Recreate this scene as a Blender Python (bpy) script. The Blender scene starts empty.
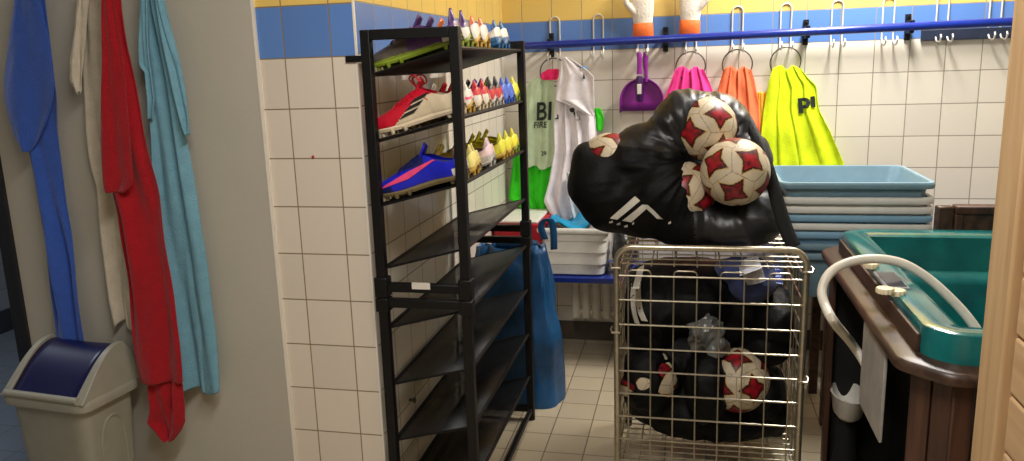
import bpy, bmesh, math, random
from mathutils import Vector, Matrix, noise
from mathutils.bvhtree import BVHTree
random.seed(7)
PI = math.pi
scn = bpy.context.scene
COL = scn.collection

# ------------------------------------------------------------------ camera
F = 790.6
CH = 1.45
CX, CY = 512.0, 230.5
yw = Vector((179, -172, F)).normalized()
dn = Vector((121, 3760, F)); dn -= yw * dn.dot(yw); dn.normalize()
up = -dn
xw = yw.cross(up)
if xw.x < 0: xw = -xw
M = Matrix((xw, yw, up))                       # camera (x right, y down, z ahead) -> world
EYE = Vector((0, 0, CH))

def ray(px, py): return M @ Vector((px - CX, py - CY, F))
def at(px, py, Y):
    d = ray(px, py); return EYE + d * (Y / d.y)
def atx(px, py, X):
    d = ray(px, py); return EYE + d * (X / d.x)
def atz(px, py, Z):
    d = ray(px, py); return EYE + d * ((Z - CH) / d.z)

cd = bpy.data.cameras.new('camera'); cam = bpy.data.objects.new('camera', cd); COL.objects.link(cam)
cd.sensor_width = 36; cd.lens = F * 36 / 1024; cd.clip_start = .02
R3 = Matrix((M @ Vector((1, 0, 0)), M @ Vector((0, -1, 0)), M @ Vector((0, 0, -1)))).transposed()
cam.matrix_world = Matrix.Translation(EYE) @ R3.to_4x4()
scn.camera = cam

# ------------------------------------------------------------------ materials
def lin(c):
    def f(v):
        v /= 255.0
        return v / 12.92 if v <= .04045 else ((v + .055) / 1.055) ** 2.4
    return (f(c[0]), f(c[1]), f(c[2]), 1)

def mat(name, col, rough=.5, metal=0, var=0, vscale=20, bump=0, bscale=60, trans=0, sheen=0, col2=None, coat=0, spec=.5):
    m = bpy.data.materials.new(name); m.use_nodes = True
    nt = m.node_tree; N = nt.nodes; L = nt.links
    b = N['Principled BSDF']
    b.inputs['Base Color'].default_value = lin(col)
    b.inputs['Roughness'].default_value = rough
    b.inputs['Metallic'].default_value = metal
    b.inputs['Specular IOR Level'].default_value = spec
    if trans: b.inputs['Alpha'].default_value = 1 - trans
    if sheen: b.inputs['Sheen Weight'].default_value = sheen
    if coat: b.inputs['Coat Weight'].default_value = coat
    tc = N.new('ShaderNodeTexCoord')
    if var or col2:
        n = N.new('ShaderNodeTexNoise'); n.inputs['Scale'].default_value = vscale; n.inputs['Detail'].default_value = 5
        L.new(tc.outputs['Object'], n.inputs['Vector'])
        r = N.new('ShaderNodeValToRGB')
        r.color_ramp.elements[0].position = .32; r.color_ramp.elements[1].position = .68
        c2 = col2 if col2 else tuple(max(0, v * (1 - var)) for v in col)
        r.color_ramp.elements[0].color = lin(c2); r.color_ramp.elements[1].color = lin(col)
        L.new(n.outputs['Fac'], r.inputs['Fac']); L.new(r.outputs['Color'], b.inputs['Base Color'])
    if bump:
        n2 = N.new('ShaderNodeTexNoise'); n2.inputs['Scale'].default_value = bscale; n2.inputs['Detail'].default_value = 4
        L.new(tc.outputs['Object'], n2.inputs['Vector'])
        bp = N.new('ShaderNodeBump'); bp.inputs['Strength'].default_value = bump; bp.inputs['Distance'].default_value = .01
        L.new(n2.outputs['Fac'], bp.inputs['Height']); L.new(bp.outputs['Normal'], b.inputs['Normal'])
    return m

def tile_mat(name, ua, va, uo, vo, tw, th, base, mortar, bands=(), rough=.25, msize=.0022, var=.04, bump=.35):
    """tiles on world axes ua, va (0 x, 1 y, 2 z); bands = [(z above which, colour)]"""
    m = bpy.data.materials.new(name); m.use_nodes = True
    nt = m.node_tree; N = nt.nodes; L = nt.links; b = N['Principled BSDF']
    tc = N.new('ShaderNodeTexCoord'); sp = N.new('ShaderNodeSeparateXYZ'); L.new(tc.outputs['Object'], sp.inputs[0])
    def off(o, v):
        a = N.new('ShaderNodeMath'); a.operation = 'ADD'; a.inputs[1].default_value = v; L.new(o, a.inputs[0]); return a.outputs[0]
    cb = N.new('ShaderNodeCombineXYZ')
    L.new(off(sp.outputs[ua], -uo + 40 * tw), cb.inputs[0]); L.new(off(sp.outputs[va], -vo + 40 * th), cb.inputs[1])
    br = N.new('ShaderNodeTexBrick'); L.new(cb.outputs[0], br.inputs['Vector'])
    br.offset = 0; br.squash = 1
    br.inputs['Scale'].default_value = 1; br.inputs['Brick Width'].default_value = tw; br.inputs['Row Height'].default_value = th
    br.inputs['Mortar Size'].default_value = msize; br.inputs['Mortar Smooth'].default_value = .3
    br.inputs['Bias'].default_value = 0
    c1 = lin(base); c2 = lin(tuple(v * (1 - var) for v in base))
    br.inputs['Color1'].default_value = c1; br.inputs['Color2'].default_value = c2; br.inputs['Mortar'].default_value = lin(mortar)
    src1, src2 = None, None
    for z, c in bands:
        g = N.new('ShaderNodeMath'); g.operation = 'GREATER_THAN'; g.inputs[1].default_value = z; L.new(sp.outputs[2], g.inputs[0])
        for k in (1, 2):
            mx = N.new('ShaderNodeMix'); mx.data_type = 'RGBA'; L.new(g.outputs[0], mx.inputs[0])
            prev = src1 if k == 1 else src2
            if prev: L.new(prev, mx.inputs[6])
            else: mx.inputs[6].default_value = c1 if k == 1 else c2
            cc = c if k == 1 else tuple(v * .96 for v in c)
            mx.inputs[7].default_value = lin(cc)
            if k == 1: src1 = mx.outputs[2]
            else: src2 = mx.outputs[2]
    if src1: L.new(src1, br.inputs['Color1']); L.new(src2, br.inputs['Color2'])
    L.new(br.outputs['Color'], b.inputs['Base Color'])
    b.inputs['Roughness'].default_value = rough
    bp = N.new('ShaderNodeBump'); bp.invert = True; bp.inputs['Strength'].default_value = bump; bp.inputs['Distance'].default_value = .003
    L.new(br.outputs['Fac'], bp.inputs['Height']); L.new(bp.outputs['Normal'], b.inputs['Normal'])
    return m

def wood_mat(name, c1, c2, axis, scale=6, rough=.5, knots=None):
    m = bpy.data.materials.new(name); m.use_nodes = True
    nt = m.node_tree; N = nt.nodes; L = nt.links; b = N['Principled BSDF']
    tc = N.new('ShaderNodeTexCoord'); mp = N.new('ShaderNodeMapping'); L.new(tc.outputs['Object'], mp.inputs[0])
    s = [scale * 5] * 3; s[axis] = scale * .35
    mp.inputs['Scale'].default_value = s
    n = N.new('ShaderNodeTexNoise'); n.inputs['Scale'].default_value = 1.6; n.inputs['Detail'].default_value = 6; n.inputs['Distortion'].default_value = .6
    L.new(mp.outputs[0], n.inputs['Vector'])
    r = N.new('ShaderNodeValToRGB'); r.color_ramp.elements[0].position = .33; r.color_ramp.elements[1].position = .66
    r.color_ramp.elements[0].color = lin(c2); r.color_ramp.elements[1].color = lin(c1)
    L.new(n.outputs['Fac'], r.inputs['Fac'])
    out = r.outputs['Color']
    for (ky, kz, kr) in knots or ():
        sc = N.new('ShaderNodeVectorMath'); sc.operation = 'MULTIPLY'; sc.inputs[1].default_value = (0, 1, .72); L.new(tc.outputs['Object'], sc.inputs[0])
        ds = N.new('ShaderNodeVectorMath'); ds.operation = 'DISTANCE'; ds.inputs[1].default_value = (0, ky, kz * .72); L.new(sc.outputs[0], ds.inputs[0])
        mr = N.new('ShaderNodeMapRange'); mr.interpolation_type = 'SMOOTHSTEP'; mr.inputs[1].default_value = kr * .45; mr.inputs[2].default_value = kr * 1.2
        mr.inputs[3].default_value = .85; mr.inputs[4].default_value = 0; L.new(ds.outputs['Value'], mr.inputs[0])
        mx = N.new('ShaderNodeMix'); mx.data_type = 'RGBA'; L.new(mr.outputs[0], mx.inputs[0]); L.new(out, mx.inputs[6]); mx.inputs[7].default_value = lin((104, 62, 36))
        out = mx.outputs[2]
    L.new(out, b.inputs['Base Color']); b.inputs['Roughness'].default_value = rough
    bp = N.new('ShaderNodeBump'); bp.inputs['Strength'].default_value = .12; bp.inputs['Distance'].default_value = .003
    L.new(n.outputs['Fac'], bp.inputs['Height']); L.new(bp.outputs['Normal'], b.inputs['Normal'])
    return m

def cloth(name, col, var=.06, rough=.85, bump=.25, bscale=160, sheen=.1, trans=0, vscale=30):
    return mat(name, col, rough, var=var, vscale=vscale, bump=bump, bscale=bscale, sheen=sheen, trans=trans, spec=.25)

WHITE_T, YEL_T, BLU_T = (232, 224, 208), (236, 202, 112), (96, 136, 202)
BANDS = [(1.492, BLU_T), (1.638, YEL_T)]
GROUT = (150, 140, 124)
m_back = tile_mat('back_wall_tiles', 0, 2, .522, .0355, .150, .1470, WHITE_T, GROUT, [(1.5055, BLU_T), (1.6525, YEL_T)])
m_side = tile_mat('side_wall_tiles', 1, 2, 2.158, .0242, .150, .1468, WHITE_T, GROUT, [(1.4922, BLU_T), (1.639, YEL_T)])
m_face = tile_mat('face_tiles', 0, 2, -1.154, .0242, .1475, .1463, (226, 214, 198), (140, 124, 100), [(1.4872, BLU_T), (1.6335, YEL_T)])
m_floor = tile_mat('floor_tiles', 0, 1, -.525, 3.93, .15, .15, (186, 172, 146), (112, 98, 80), rough=.35, msize=.0028, var=.1)
m_floor2 = tile_mat('corridor_floor_tiles', 0, 1, 0, 0, .2, .2, (120, 128, 140), (84, 90, 98), rough=.4)
m_wall2 = tile_mat('corridor_wall_tiles', 1, 2, 0, .1, .15, .15, (170, 176, 186), (128, 134, 142))
m_plaster = mat('painted_plaster', (188, 183, 169), .6, var=.03, vscale=3, bump=.05, bscale=90)
m_ceil = mat('ceiling_paint', (222, 216, 204), .8, var=.03, bump=.05)
m_trim = mat('white_edge_trim', (236, 228, 214), .35, var=.03)
m_darkframe = mat('dark_door_frame', (26, 27, 32), .45, var=.1)
m_skirt = mat('dark_skirting', (62, 66, 74), .5, var=.1)
m_black = mat('black_powder_coat', (9, 8, 9), .5, var=.2, bump=.05, bscale=300, spec=.35)
m_label = mat('white_paper_label', (222, 216, 204), .6, var=.05)
m_blue = mat('blue_enamel', (22, 46, 140), .28, var=.08, coat=.3)
m_wire = mat('galvanised_wire', (196, 186, 164), .32, metal=.85, var=.12, vscale=60)
m_white_wire = mat('pale_coated_wire', (226, 220, 208), .35, metal=.25, var=.05)
m_ring = mat('dark_ring_wire', (96, 92, 88), .35, metal=.7, var=.1)
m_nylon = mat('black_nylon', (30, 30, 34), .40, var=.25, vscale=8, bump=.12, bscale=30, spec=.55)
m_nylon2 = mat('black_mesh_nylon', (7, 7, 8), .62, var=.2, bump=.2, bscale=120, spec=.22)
m_strap = mat('black_webbing', (16, 16, 18), .7, bump=.4, bscale=300)
m_white_print = mat('white_print', (222, 216, 204), .5, var=.06, vscale=80)
m_teal = mat('teal_acrylic', (16, 116, 112), .18, col2=(7, 82, 86), vscale=9, coat=.5, bump=.04, bscale=14)
m_tubwood = wood_mat('tub_brown_wood', (84, 59, 44), (46, 31, 24), 1, 5, .4)
m_tubpanel = wood_mat('tub_plank_wood', (86, 54, 38), (52, 32, 22), 2, 5, .5)
m_dark = mat('cavity_shade_black', (14, 13, 13), .8, var=.3)  # near-black that paints the shade inside the open tub cabinet
KN = lambda L_: [(p.y, p.z - 0, r) for p, r in ((atx(px, py, .46), r) for px, py, r in L_)]
m_pine_v = wood_mat('pine_upright', (198, 165, 122), (176, 141, 101), 2, 5, .5, knots=KN([(1012, 88, .014), (999, 256, .009), (991, 334, .012), (986, 430, .009), (1009, 180, .008)]))
m_pine_h = wood_mat('pine_planks', (196, 163, 122), (178, 143, 104), 1, 5, .5, knots=KN([(1019, 180, .008), (1012, 410, .007)]))
m_hose = mat('white_hose', (226, 218, 202), .4, var=.06)
m_greyboard = mat('grey_board', (168, 162, 154), .6, var=.1)
m_white_pl = mat('white_plastic', (230, 226, 216), .4, var=.04)
m_crate_b = mat('blue_grey_plastic', (128, 158, 174), .4, var=.05)
m_crate_lb = mat('light_blue_plastic', (140, 184, 214), .4, var=.05)
m_crate_w = mat('offwhite_plastic', (240, 238, 232), .4, var=.04)
m_purple = mat('purple_plastic', (148, 42, 150), .35, var=.08)
m_darkpurple = mat('dark_purple_plastic', (64, 20, 84), .35, var=.1)
m_bin = mat('greige_plastic', (152, 149, 134), .38, var=.04, bump=.03, bscale=200)
m_binflap = mat('navy_plastic', (10, 10, 66), .3, var=.08)
m_rad = mat('radiator_enamel', (200, 192, 174), .4, var=.05)
m_tarp = mat('blue_tarpaulin', (20, 82, 132), .42, var=.25, vscale=7, bump=.35, bscale=24)

# ------------------------------------------------------------------ mesh helpers
class G:
    def __init__(s): s.v = []; s.f = []; s.m = []
    def add(s, vs, fs, mi=0):
        o = len(s.v); s.v += [Vector(p) for p in vs]
        for f in fs: s.f.append([i + o for i in f]); s.m.append(mi)
        return s
    def box(s, lo, hi, mi=0, mtx=None):
        x0, y0, z0 = lo; x1, y1, z1 = hi
        vs = [Vector(p) for p in ((x0,y0,z0),(x1,y0,z0),(x1,y1,z0),(x0,y1,z0),(x0,y0,z1),(x1,y0,z1),(x1,y1,z1),(x0,y1,z1))]
        if mtx: vs = [mtx @ p for p in vs]
        return s.add(vs, [(3,2,1,0),(4,5,6,7),(0,1,5,4),(1,2,6,5),(2,3,7,6),(3,0,4,7)], mi)
    def tube(s, pts, r, n=8, closed=False, mi=0, flat=1.0, flatdir=None):
        pts = [Vector(p) for p in pts]; k = len(pts)
        rs = r if isinstance(r, (list, tuple)) else [r] * k
        prev = None; rings = []
        for i, p in enumerate(pts):
            if closed: t = pts[(i + 1) % k] - pts[i - 1]
            else: t = pts[min(i + 1, k - 1)] - pts[max(i - 1, 0)]
            if t.length < 1e-9: t = Vector((0, 0, 1))
            t.normalize()
            if prev is None:
                a = flatdir if flatdir else (Vector((0, 0, 1)) if abs(t.z) < .9 else Vector((1, 0, 0)))
                nrm = (a - t * a.dot(t)).normalized()
            else:
                nrm = prev - t * prev.dot(t)
                nrm = nrm.normalized() if nrm.length > 1e-6 else prev
            prev = nrm; bi = t.cross(nrm)
            rings.append([p + nrm * math.cos(2*PI*j/n) * rs[i] * flat + bi * math.sin(2*PI*j/n) * rs[i] for j in range(n)])
        vs = [p for rg in rings for p in rg]; fs = []
        for i in range(k if closed else k - 1):
            i2 = (i + 1) % k
            for j in range(n):
                j2 = (j + 1) % n; fs.append((i*n+j, i*n+j2, i2*n+j2, i2*n+j))
        if not closed:
            fs.append(tuple(range(n))[::-1]); fs.append(tuple((k-1)*n + j for j in range(n)))
        return s.add(vs, fs, mi)
    def grid(s, fn, nu, nv, mi=0, wrapu=False):
        vs = [fn(i / nu, j / nv) for j in range(nv + 1) for i in range(nu + 1)]
        fs = [(j*(nu+1)+i, j*(nu+1)+i+1, (j+1)*(nu+1)+i+1, (j+1)*(nu+1)+i) for j in range(nv) for i in range(nu)]
        return s.add(vs, fs, mi)
    def loft(s, rings, cap=True, mi=0):
        n = len(rings[0]); vs = [p for r in rings for p in r]; fs = []
        for i in range(len(rings) - 1):
            for j in range(n):
                j2 = (j + 1) % n; fs.append((i*n+j, i*n+j2, (i+1)*n+j2, (i+1)*n+j))
        if cap: fs.append(tuple(range(n))[::-1]); fs.append(tuple((len(rings)-1)*n + j for j in range(n)))
        return s.add(vs, fs, mi)
    def prism(s, poly, axis, a, b, mi=0):
        """poly of 2-D points in the plane across axis"""
        def mk(p, h):
            q = list(p); q.insert(axis, h); return Vector(q)
        n = len(poly)
        vs = [mk(p, a) for p in poly] + [mk(p, b) for p in poly]
        fs = [tuple(range(n))[::-1], tuple(range(n, 2*n))] + [(i, (i+1) % n, n+(i+1) % n, n+i) for i in range(n)]
        return s.add(vs, fs, mi)
    def ell(s, c, r, nu=20, nv=12, mi=0, mtx=None):
        vs = []; c = Vector(c)
        if not isinstance(r, (list, tuple)): r = (r, r, r)
        for j in range(1, nv):
            for i in range(nu):
                a = 2*PI*i/nu; b = PI*j/nv
                vs.append(Vector((r[0]*math.sin(b)*math.cos(a), r[1]*math.sin(b)*math.sin(a), r[2]*math.cos(b))))
        vs += [Vector((0,0,r[2])), Vector((0,0,-r[2]))]
        if mtx: vs = [mtx @ p for p in vs]
        vs = [p + c for p in vs]; fs = []
        for j in range(nv - 2):
            for i in range(nu):
                i2 = (i+1) % nu; fs.append((j*nu+i, (j+1)*nu+i, (j+1)*nu+i2, j*nu+i2))
        T = len(vs) - 2; B = T + 1
        for i in range(nu):
            i2 = (i+1) % nu; fs.append((T, i, i2)); fs.append((B, (nv-2)*nu+i2, (nv-2)*nu+i))
        return s.add(vs, fs, mi)

def build(name, g, mats, parent=None, smooth=True, bevel=0, solid=0, sub=0, origin=None, local=False, kind=None, seg=2):
    """one mesh object; g in world coordinates unless local; origin = world point for a top-level mesh"""
    me = bpy.data.meshes.new(name)
    o_ = Vector((0, 0, 0))
    if not local:
        if parent is not None: o_ = root_loc(parent)
        elif origin is not None: o_ = Vector(origin)
    me.from_pydata([p - o_ for p in g.v], [], g.f)
    mats = mats if isinstance(mats, (list, tuple)) else [mats]
    for m in mats: me.materials.append(m)
    if len(mats) > 1: me.polygons.foreach_set('material_index', g.m)
    bm = bmesh.new(); bm.from_mesh(me); bmesh.ops.recalc_face_normals(bm, faces=bm.faces[:]); bm.to_mesh(me); bm.free()
    if smooth:
        me.polygons.foreach_set('use_smooth', [True] * len(me.polygons))
        try: me.set_sharp_from_angle(angle=math.radians(42))
        except Exception: pass
    ob = bpy.data.objects.new(name, me); COL.objects.link(ob)
    if parent is not None: ob.parent = parent
    elif origin is not None and not local: ob.location = o_
    if solid:
        md = ob.modifiers.new('solid', 'SOLIDIFY'); md.thickness = solid; md.offset = 0
    if bevel:
        md = ob.modifiers.new('bevel', 'BEVEL'); md.width = bevel; md.segments = seg; md.limit_method = 'ANGLE'; md.angle_limit = math.radians(40)
    if sub:
        md = ob.modifiers.new('sub', 'SUBSURF'); md.levels = sub; md.render_levels = sub
    if kind: ob['kind'] = kind
    return ob

def root_loc(o):
    p = Vector((0, 0, 0))
    while o is not None: p += o.location; o = o.parent
    return p

def tag(o, label, cat, group=None):
    o['label'] = label; o['category'] = cat
    if group: o['group'] = group
    return o

def thing(name, label, cat, loc=(0, 0, 0), group=None):
    o = bpy.data.objects.new(name, None); COL.objects.link(o); o.location = loc; o.empty_display_size = .05
    return tag(o, label, cat, group)

def dup(src, label=None, group=None):
    r = src.copy(); COL.objects.link(r)
    for ch in list(src.children):
        c = ch.copy(); COL.objects.link(c); c.parent = r
        for g in list(ch.children):
            d = g.copy(); COL.objects.link(d); d.parent = c
    if label: r['label'] = label
    if group: r['group'] = group
    return r

def interp(rows, y):
    if y <= rows[0][0]: return rows[0][1:]
    for a, b in zip(rows, rows[1:]):
        if y <= b[0]:
            t = (y - a[0]) / (b[0] - a[0] + 1e-9)
            return tuple(p + (q - p) * t for p, q in zip(a[1:], b[1:]))
    return rows[-1][1:]

def drape_fn(rows, Y, nf, amp, ph, drift=.6, rnd=.3, topamp=1.0, hem=0):
    y0, y1 = rows[0][0], rows[-1][0]
    def fn(u, v):
        y = y0 + (y1 - y0) * v
        xl, xr = interp(rows, y)
        uu = u + .035 * math.sin(2*PI*u*nf*1.0 + ph + 2*v)
        uu = min(1, max(0, uu))
        p = at(xl + (xr - xl) * uu, y + hem * math.sin(u * PI * nf * 1.7 + ph) * v * v, Y)
        a = amp * (topamp + (1 - topamp) * min(1, v * 2))
        d = math.sin(2*PI*nf*u + ph + drift*v*3) * .6 + .4 * math.sin(2*PI*nf*1.83*u + 2.1*ph - drift*v*4)
        d += rnd * noise.noise(Vector((u*5 + ph*3, v*6, ph)))
        p.y += a * d
        return p
    return fn

def drape(name, rows, Y, mt, nf=3, amp=.02, ph=0.0, parent=None, nu=40, nv=44, th=.004, **k):
    g = G(); g.grid(drape_fn(rows, Y, nf, amp, ph, **k), nu, nv)
    o = rows[0]; org = at((o[1] + o[2]) / 2, o[0], Y)
    return build(name, g, mt, parent=parent, solid=th, sub=1, origin=org)

def rbox(g, lo, hi, mi=0): return g.box(lo, hi, mi)

def rounded_poly(pts, r, n=5):
    out = []; k = len(pts)
    for i in range(k):
        p0, p1, p2 = Vector(pts[i-1]), Vector(pts[i]), Vector(pts[(i+1) % k])
        a = (p0 - p1).normalized(); b = (p2 - p1).normalized()
        rr = min(r, (p0-p1).length*.45, (p2-p1).length*.45)
        s, e = p1 + a*rr, p1 + b*rr
        for j in range(n + 1):
            t = j / n; out.append(tuple((s*(1-t)**2 + p1*2*t*(1-t) + e*t*t)))
    return out

def smooth_path(pts, n=8):
    P = [Vector(p) for p in pts]; out = []
    for i in range(len(P) - 1):
        a = P[max(i-1, 0)]; b = P[i]; c = P[i+1]; d = P[min(i+2, len(P)-1)]
        for j in range(n):
            t = j / n
            out.append(.5*((2*b) + (c-a)*t + (2*a-5*b+4*c-d)*t*t + (3*b-a-3*c+d)*t**3))
    out.append(P[-1]); return out

def struct(name, g, mt, bevel=0): return build(name, g, mt, smooth=False, bevel=bevel, kind='structure')

# ------------------------------------------------------------------ the room
XS, YF, YB = -.930, 2.158, 4.0
XR, XB, YC, ZC = 2.1, -1.238, -1.6, 2.55
XD = -2.195                                            # left end of the plain wall: the doorway
struct('floor', G().box((-2.25, YC, -.1), (XR, YB + .1, 0)), m_floor)
struct('floor_corridor', G().box((-4.1, YC, -.1), (-2.25, 5.0, -.0005)), m_floor2)
struct('ceiling', G().box((-4.1, YC, ZC), (XR + .1, 5.0, ZC + .1)), m_ceil)
struct('wall_back', G().box((XS, YB, 0), (XR + .1, YB + .1, ZC)), m_back)
struct('wall_side', G().box((XS - .004, YF + .003, 0), (XS, YB + .1, ZC)), m_side)
struct('wall_face', G().box((XB, YF, 0), (XS - .004, YF + .12, ZC)), m_face)
struct('trim_1', G().box((XS - .004, YF - .001, 0), (XS + .001, YF + .008, ZC)), m_trim)
struct('trim_2', G().box((XB - .006, YF - .008, 0), (XB + .003, YF + .01, ZC)), m_trim)
struct('wall_left', G().box((XD, YF - .006, 0), (XB - .006, YF + .12, ZC)), m_plaster)
struct('wall_right', G().box((XR, YC, 0), (XR + .1, YB, ZC)), m_plaster)
struct('wall_near', G().box((-4.1, YC - .1, 0), (XR, YC, ZC)), m_plaster)
struct('wall_corridor_side', G().box((-4.1, YC, 0), (-3.93, 5.0, ZC)), m_wall2)
struct('wall_corridor_end', G().box((-3.93, 4.9, 0), (XD, 5.0, ZC)), m_wall2)
struct('bench_shade_strip', G().box((XS, YB - .012, 0), (XR, YB - .0005, .10)), mat('bench_shade_brown', (84, 74, 62), .45, var=.12))  # added dark strip: the bench's shadow painted along the wall foot
struct('baseboard_corridor', G().box((-3.93, YC, 0), (-3.915, 4.9, .13)), m_skirt)
g = G().box((XD - .05, YF - .02, 0), (XD, YF + .13, ZC))
struct('door_1', g, m_darkframe, bevel=.003)

# ------------------------------------------------------------------ hook rail with its fittings
RY = 3.915; RZ = 1.538
def railz(X): return 1.537 + .006 * (X + .8) / 1.0 if X > -.9 else 1.537
r0, r1 = Vector((XS + .03, RY, 1.534)), Vector((2.0, RY, 1.571))
def rz(X): return r0.z + (r1.z - r0.z) * (X - r0.x) / (r1.x - r0.x)
rail = thing('hook_rail', 'long dark blue tubular rail running along the tiled back wall', 'rail', ((r0 + r1) / 2))
build('tube', G().tube([r0, r1], .0185, 20), m_blue, rail)
for px, py in ((549, 46), (665, 40), (808, 34), (912, 29)):
    X = at(px, py, RY).x; z = rz(X); g = G()
    g.box((X - .012, YB - .012, z - .058), (X + .012, YB - .0005, z + .058))
    g.box((X - .009, RY - .004, z - .028), (X + .009, YB - .01, z - .018))
    g.box((X - .009, RY - .004, z + .018), (X + .009, YB - .01, z + .028))
    g.tube([(X, YB - .012, z + .045), (X, YB - .018, z + .045)], .006, 10)
    g.tube([(X, YB - .012, z - .045), (X, YB - .018, z - .045)], .006, 10)
    build('bracket', g, m_black, rail, bevel=.002)
# thin dark mounting strip behind the right end of the rail
a, b = at(921, 36, 3.99), at(1012, 31, 3.99)
tag(build('mounting_strip', G().box((a.x, 3.985, a.z - .022), (b.x + .5, 3.9995, a.z + .026)), mat('dark_strip', (44, 52, 72), .4, var=.15), origin=(a.x, 3.99, a.z), bevel=.002),
    'dark flat strip fixed to the tiles just under the right end of the blue rail', 'strip')

def hook_mesh(x, z):
    g = G(); w = .024; Y0 = YB - .005; top = z + .135
    pts = []
    def leg(sx):
        return [(x + sx*w, Y0 - .083, z - .040), (x + sx*w, Y0 - .091, z - .052), (x + sx*w, Y0 - .083, z - .068), (x + sx*w, Y0 - .058, z - .074),
                (x + sx*w, Y0 - .024, z - .066), (x + sx*w, Y0 - .002, z - .045), (x + sx*w, Y0, z - .02)]
    L_ = leg(-1) + [(x - w, Y0, z + .05), (x - w, Y0, top - w)]
    arc = [(x - w*math.cos(PI*k/8), Y0, top - w + w*math.sin(PI*k/8)) for k in range(1, 8)]
    R_ = [(x + w, Y0, top - w), (x + w, Y0, z + .05)] + leg(1)[::-1]
    g.tube(L_ + arc + R_, .0038, 8)
    return g
HK = [(553, 45, 'pale wire double hook holding the ring of bibs left of the white shorts'),
      (597, 43, 'empty pale wire double hook right of the white shorts'),
      (642, 41, 'pale wire double hook with the purple dustpan hanging below the left glove'),
      (691, 39, 'pale wire double hook behind the right glove, above the pink bibs'),
      (738, 37, 'pale wire double hook above the orange bibs'),
      (787, 35, 'pale wire double hook above the fluorescent yellow bibs'),
      (839, 33, 'empty pale wire double hook, first one right of the yellow bibs'),
      (891, 31, 'empty pale wire double hook, second one right of the yellow bibs'),
      (946, 28, 'empty pale wire double hook, third one right of the yellow bibs, over the dark strip'),
      (1000, 25, 'empty pale wire double hook nearest the pine post')]
hook_x = []
for px, py, lab in HK:
    X = at(px, py, 3.93).x; hook_x.append(X)
    tag(build('wire_hook', hook_mesh(X, rz(X)), m_white_wire, origin=(X, YB - .03, rz(X))), lab, 'hook', 'wire double hooks on the blue rail')
HZ = lambda X: rz(X) - .072                           # low point of the hook
def ring(X, lab, dx=0, R=.068, yy=-.066):
    z = HZ(X) - R + .008
    g = G().tube([(X + dx + R*math.sin(2*PI*k/40), YB + yy + (yy + .066) * -1.2 * math.cos(2*PI*k/40), z + R*math.cos(2*PI*k/40)) for k in range(40)], .003, 8, closed=True)
    tag(build('hanging_ring', g, m_ring, origin=(X + dx, YB - .066, z)), lab, 'ring', 'thin dark rings holding bibs')
    return z
ring(hook_x[0], 'thin dark ring on the hook above the pale green bib')
ring(hook_x[3], 'thin dark ring on the hook above the pink bibs')
ring(hook_x[4], 'thin dark ring on the hook above the orange bibs')
ring(hook_x[5], 'thin dark ring on the hook above the fluorescent yellow bibs', yy=-.046)

# ------------------------------------------------------------------ bibs and shirts on the back wall
def conform(g, target, dy=-1, off=.004):
    dg = bpy.context.evaluated_depsgraph_get(); dg.update()
    ev = target.evaluated_get(dg); me = ev.to_mesh()
    mw = Matrix.Translation(root_loc(target))
    bv = BVHTree.FromPolygons([mw @ v.co for v in me.vertices], [p.vertices[:] for p in me.polygons])
    last = None
    for i, p in enumerate(g.v):
        h = bv.ray_cast(Vector((p.x, -1 if dy < 0 else 9, p.z)), Vector((0, 1, 0)))
        if h[0] is not None: g.v[i] = Vector((p.x, h[0].y - off, p.z)); last = h[0].y
        elif last is not None: g.v[i] = Vector((p.x, last - off, p.z))
    ev.to_mesh_clear()
    return g

def text_geo(s, px, py, Y, size, shear=0, rot=0, sx=1.0, bold=.018):
    cu = bpy.data.curves.new('t', 'FONT'); cu.body = s; cu.size = size; cu.resolution_u = 3; cu.offset = size * bold
    ob = bpy.data.objects.new('t', cu); COL.objects.link(ob)
    dg = bpy.context.evaluated_depsgraph_get(); dg.update()
    me = bpy.data.meshes.new_from_object(ob.evaluated_get(dg))
    bm = bmesh.new(); bm.from_mesh(me)
    bmesh.ops.triangulate(bm, faces=bm.faces[:])
    for _ in range(3):
        bmesh.ops.subdivide_edges(bm, edges=[e for e in bm.edges if e.calc_length() > .012], cuts=1)
        bmesh.ops.triangulate(bm, faces=bm.faces[:])
    p0 = at(px, py, Y); g = G(); c, s_ = math.cos(rot), math.sin(rot)
    vs = []
    for v in bm.verts:
        x, y = v.co.x * sx + shear * v.co.y, v.co.y
        vs.append(Vector((p0.x + x*c - y*s_, Y, p0.z + x*s_ + y*c)))
    bm.verts.index_update()
    g.add(vs, [[v.index for v in f.verts] for f in bm.faces])
    bm.free(); bpy.data.objects.remove(ob); bpy.data.meshes.remove(me)
    return g

YH = YB - .072
c_pink = cloth('pink_mesh_cloth', (255, 70, 158)); c_orange = cloth('orange_mesh_cloth', (255, 128, 82)); c_yel = cloth('fluorescent_yellow_cloth', (232, 255, 30))
c_yor = cloth('amber_cloth', (255, 190, 60)); c_green = cloth('bright_green_cloth', (64, 222, 38)); c_pale = cloth('pale_green_cloth', (198, 216, 178)); c_white = cloth('white_shirt_cloth', (242, 234, 236))
c_ink = mat('dark_print', (30, 40, 34), .6, var=.15)

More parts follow.
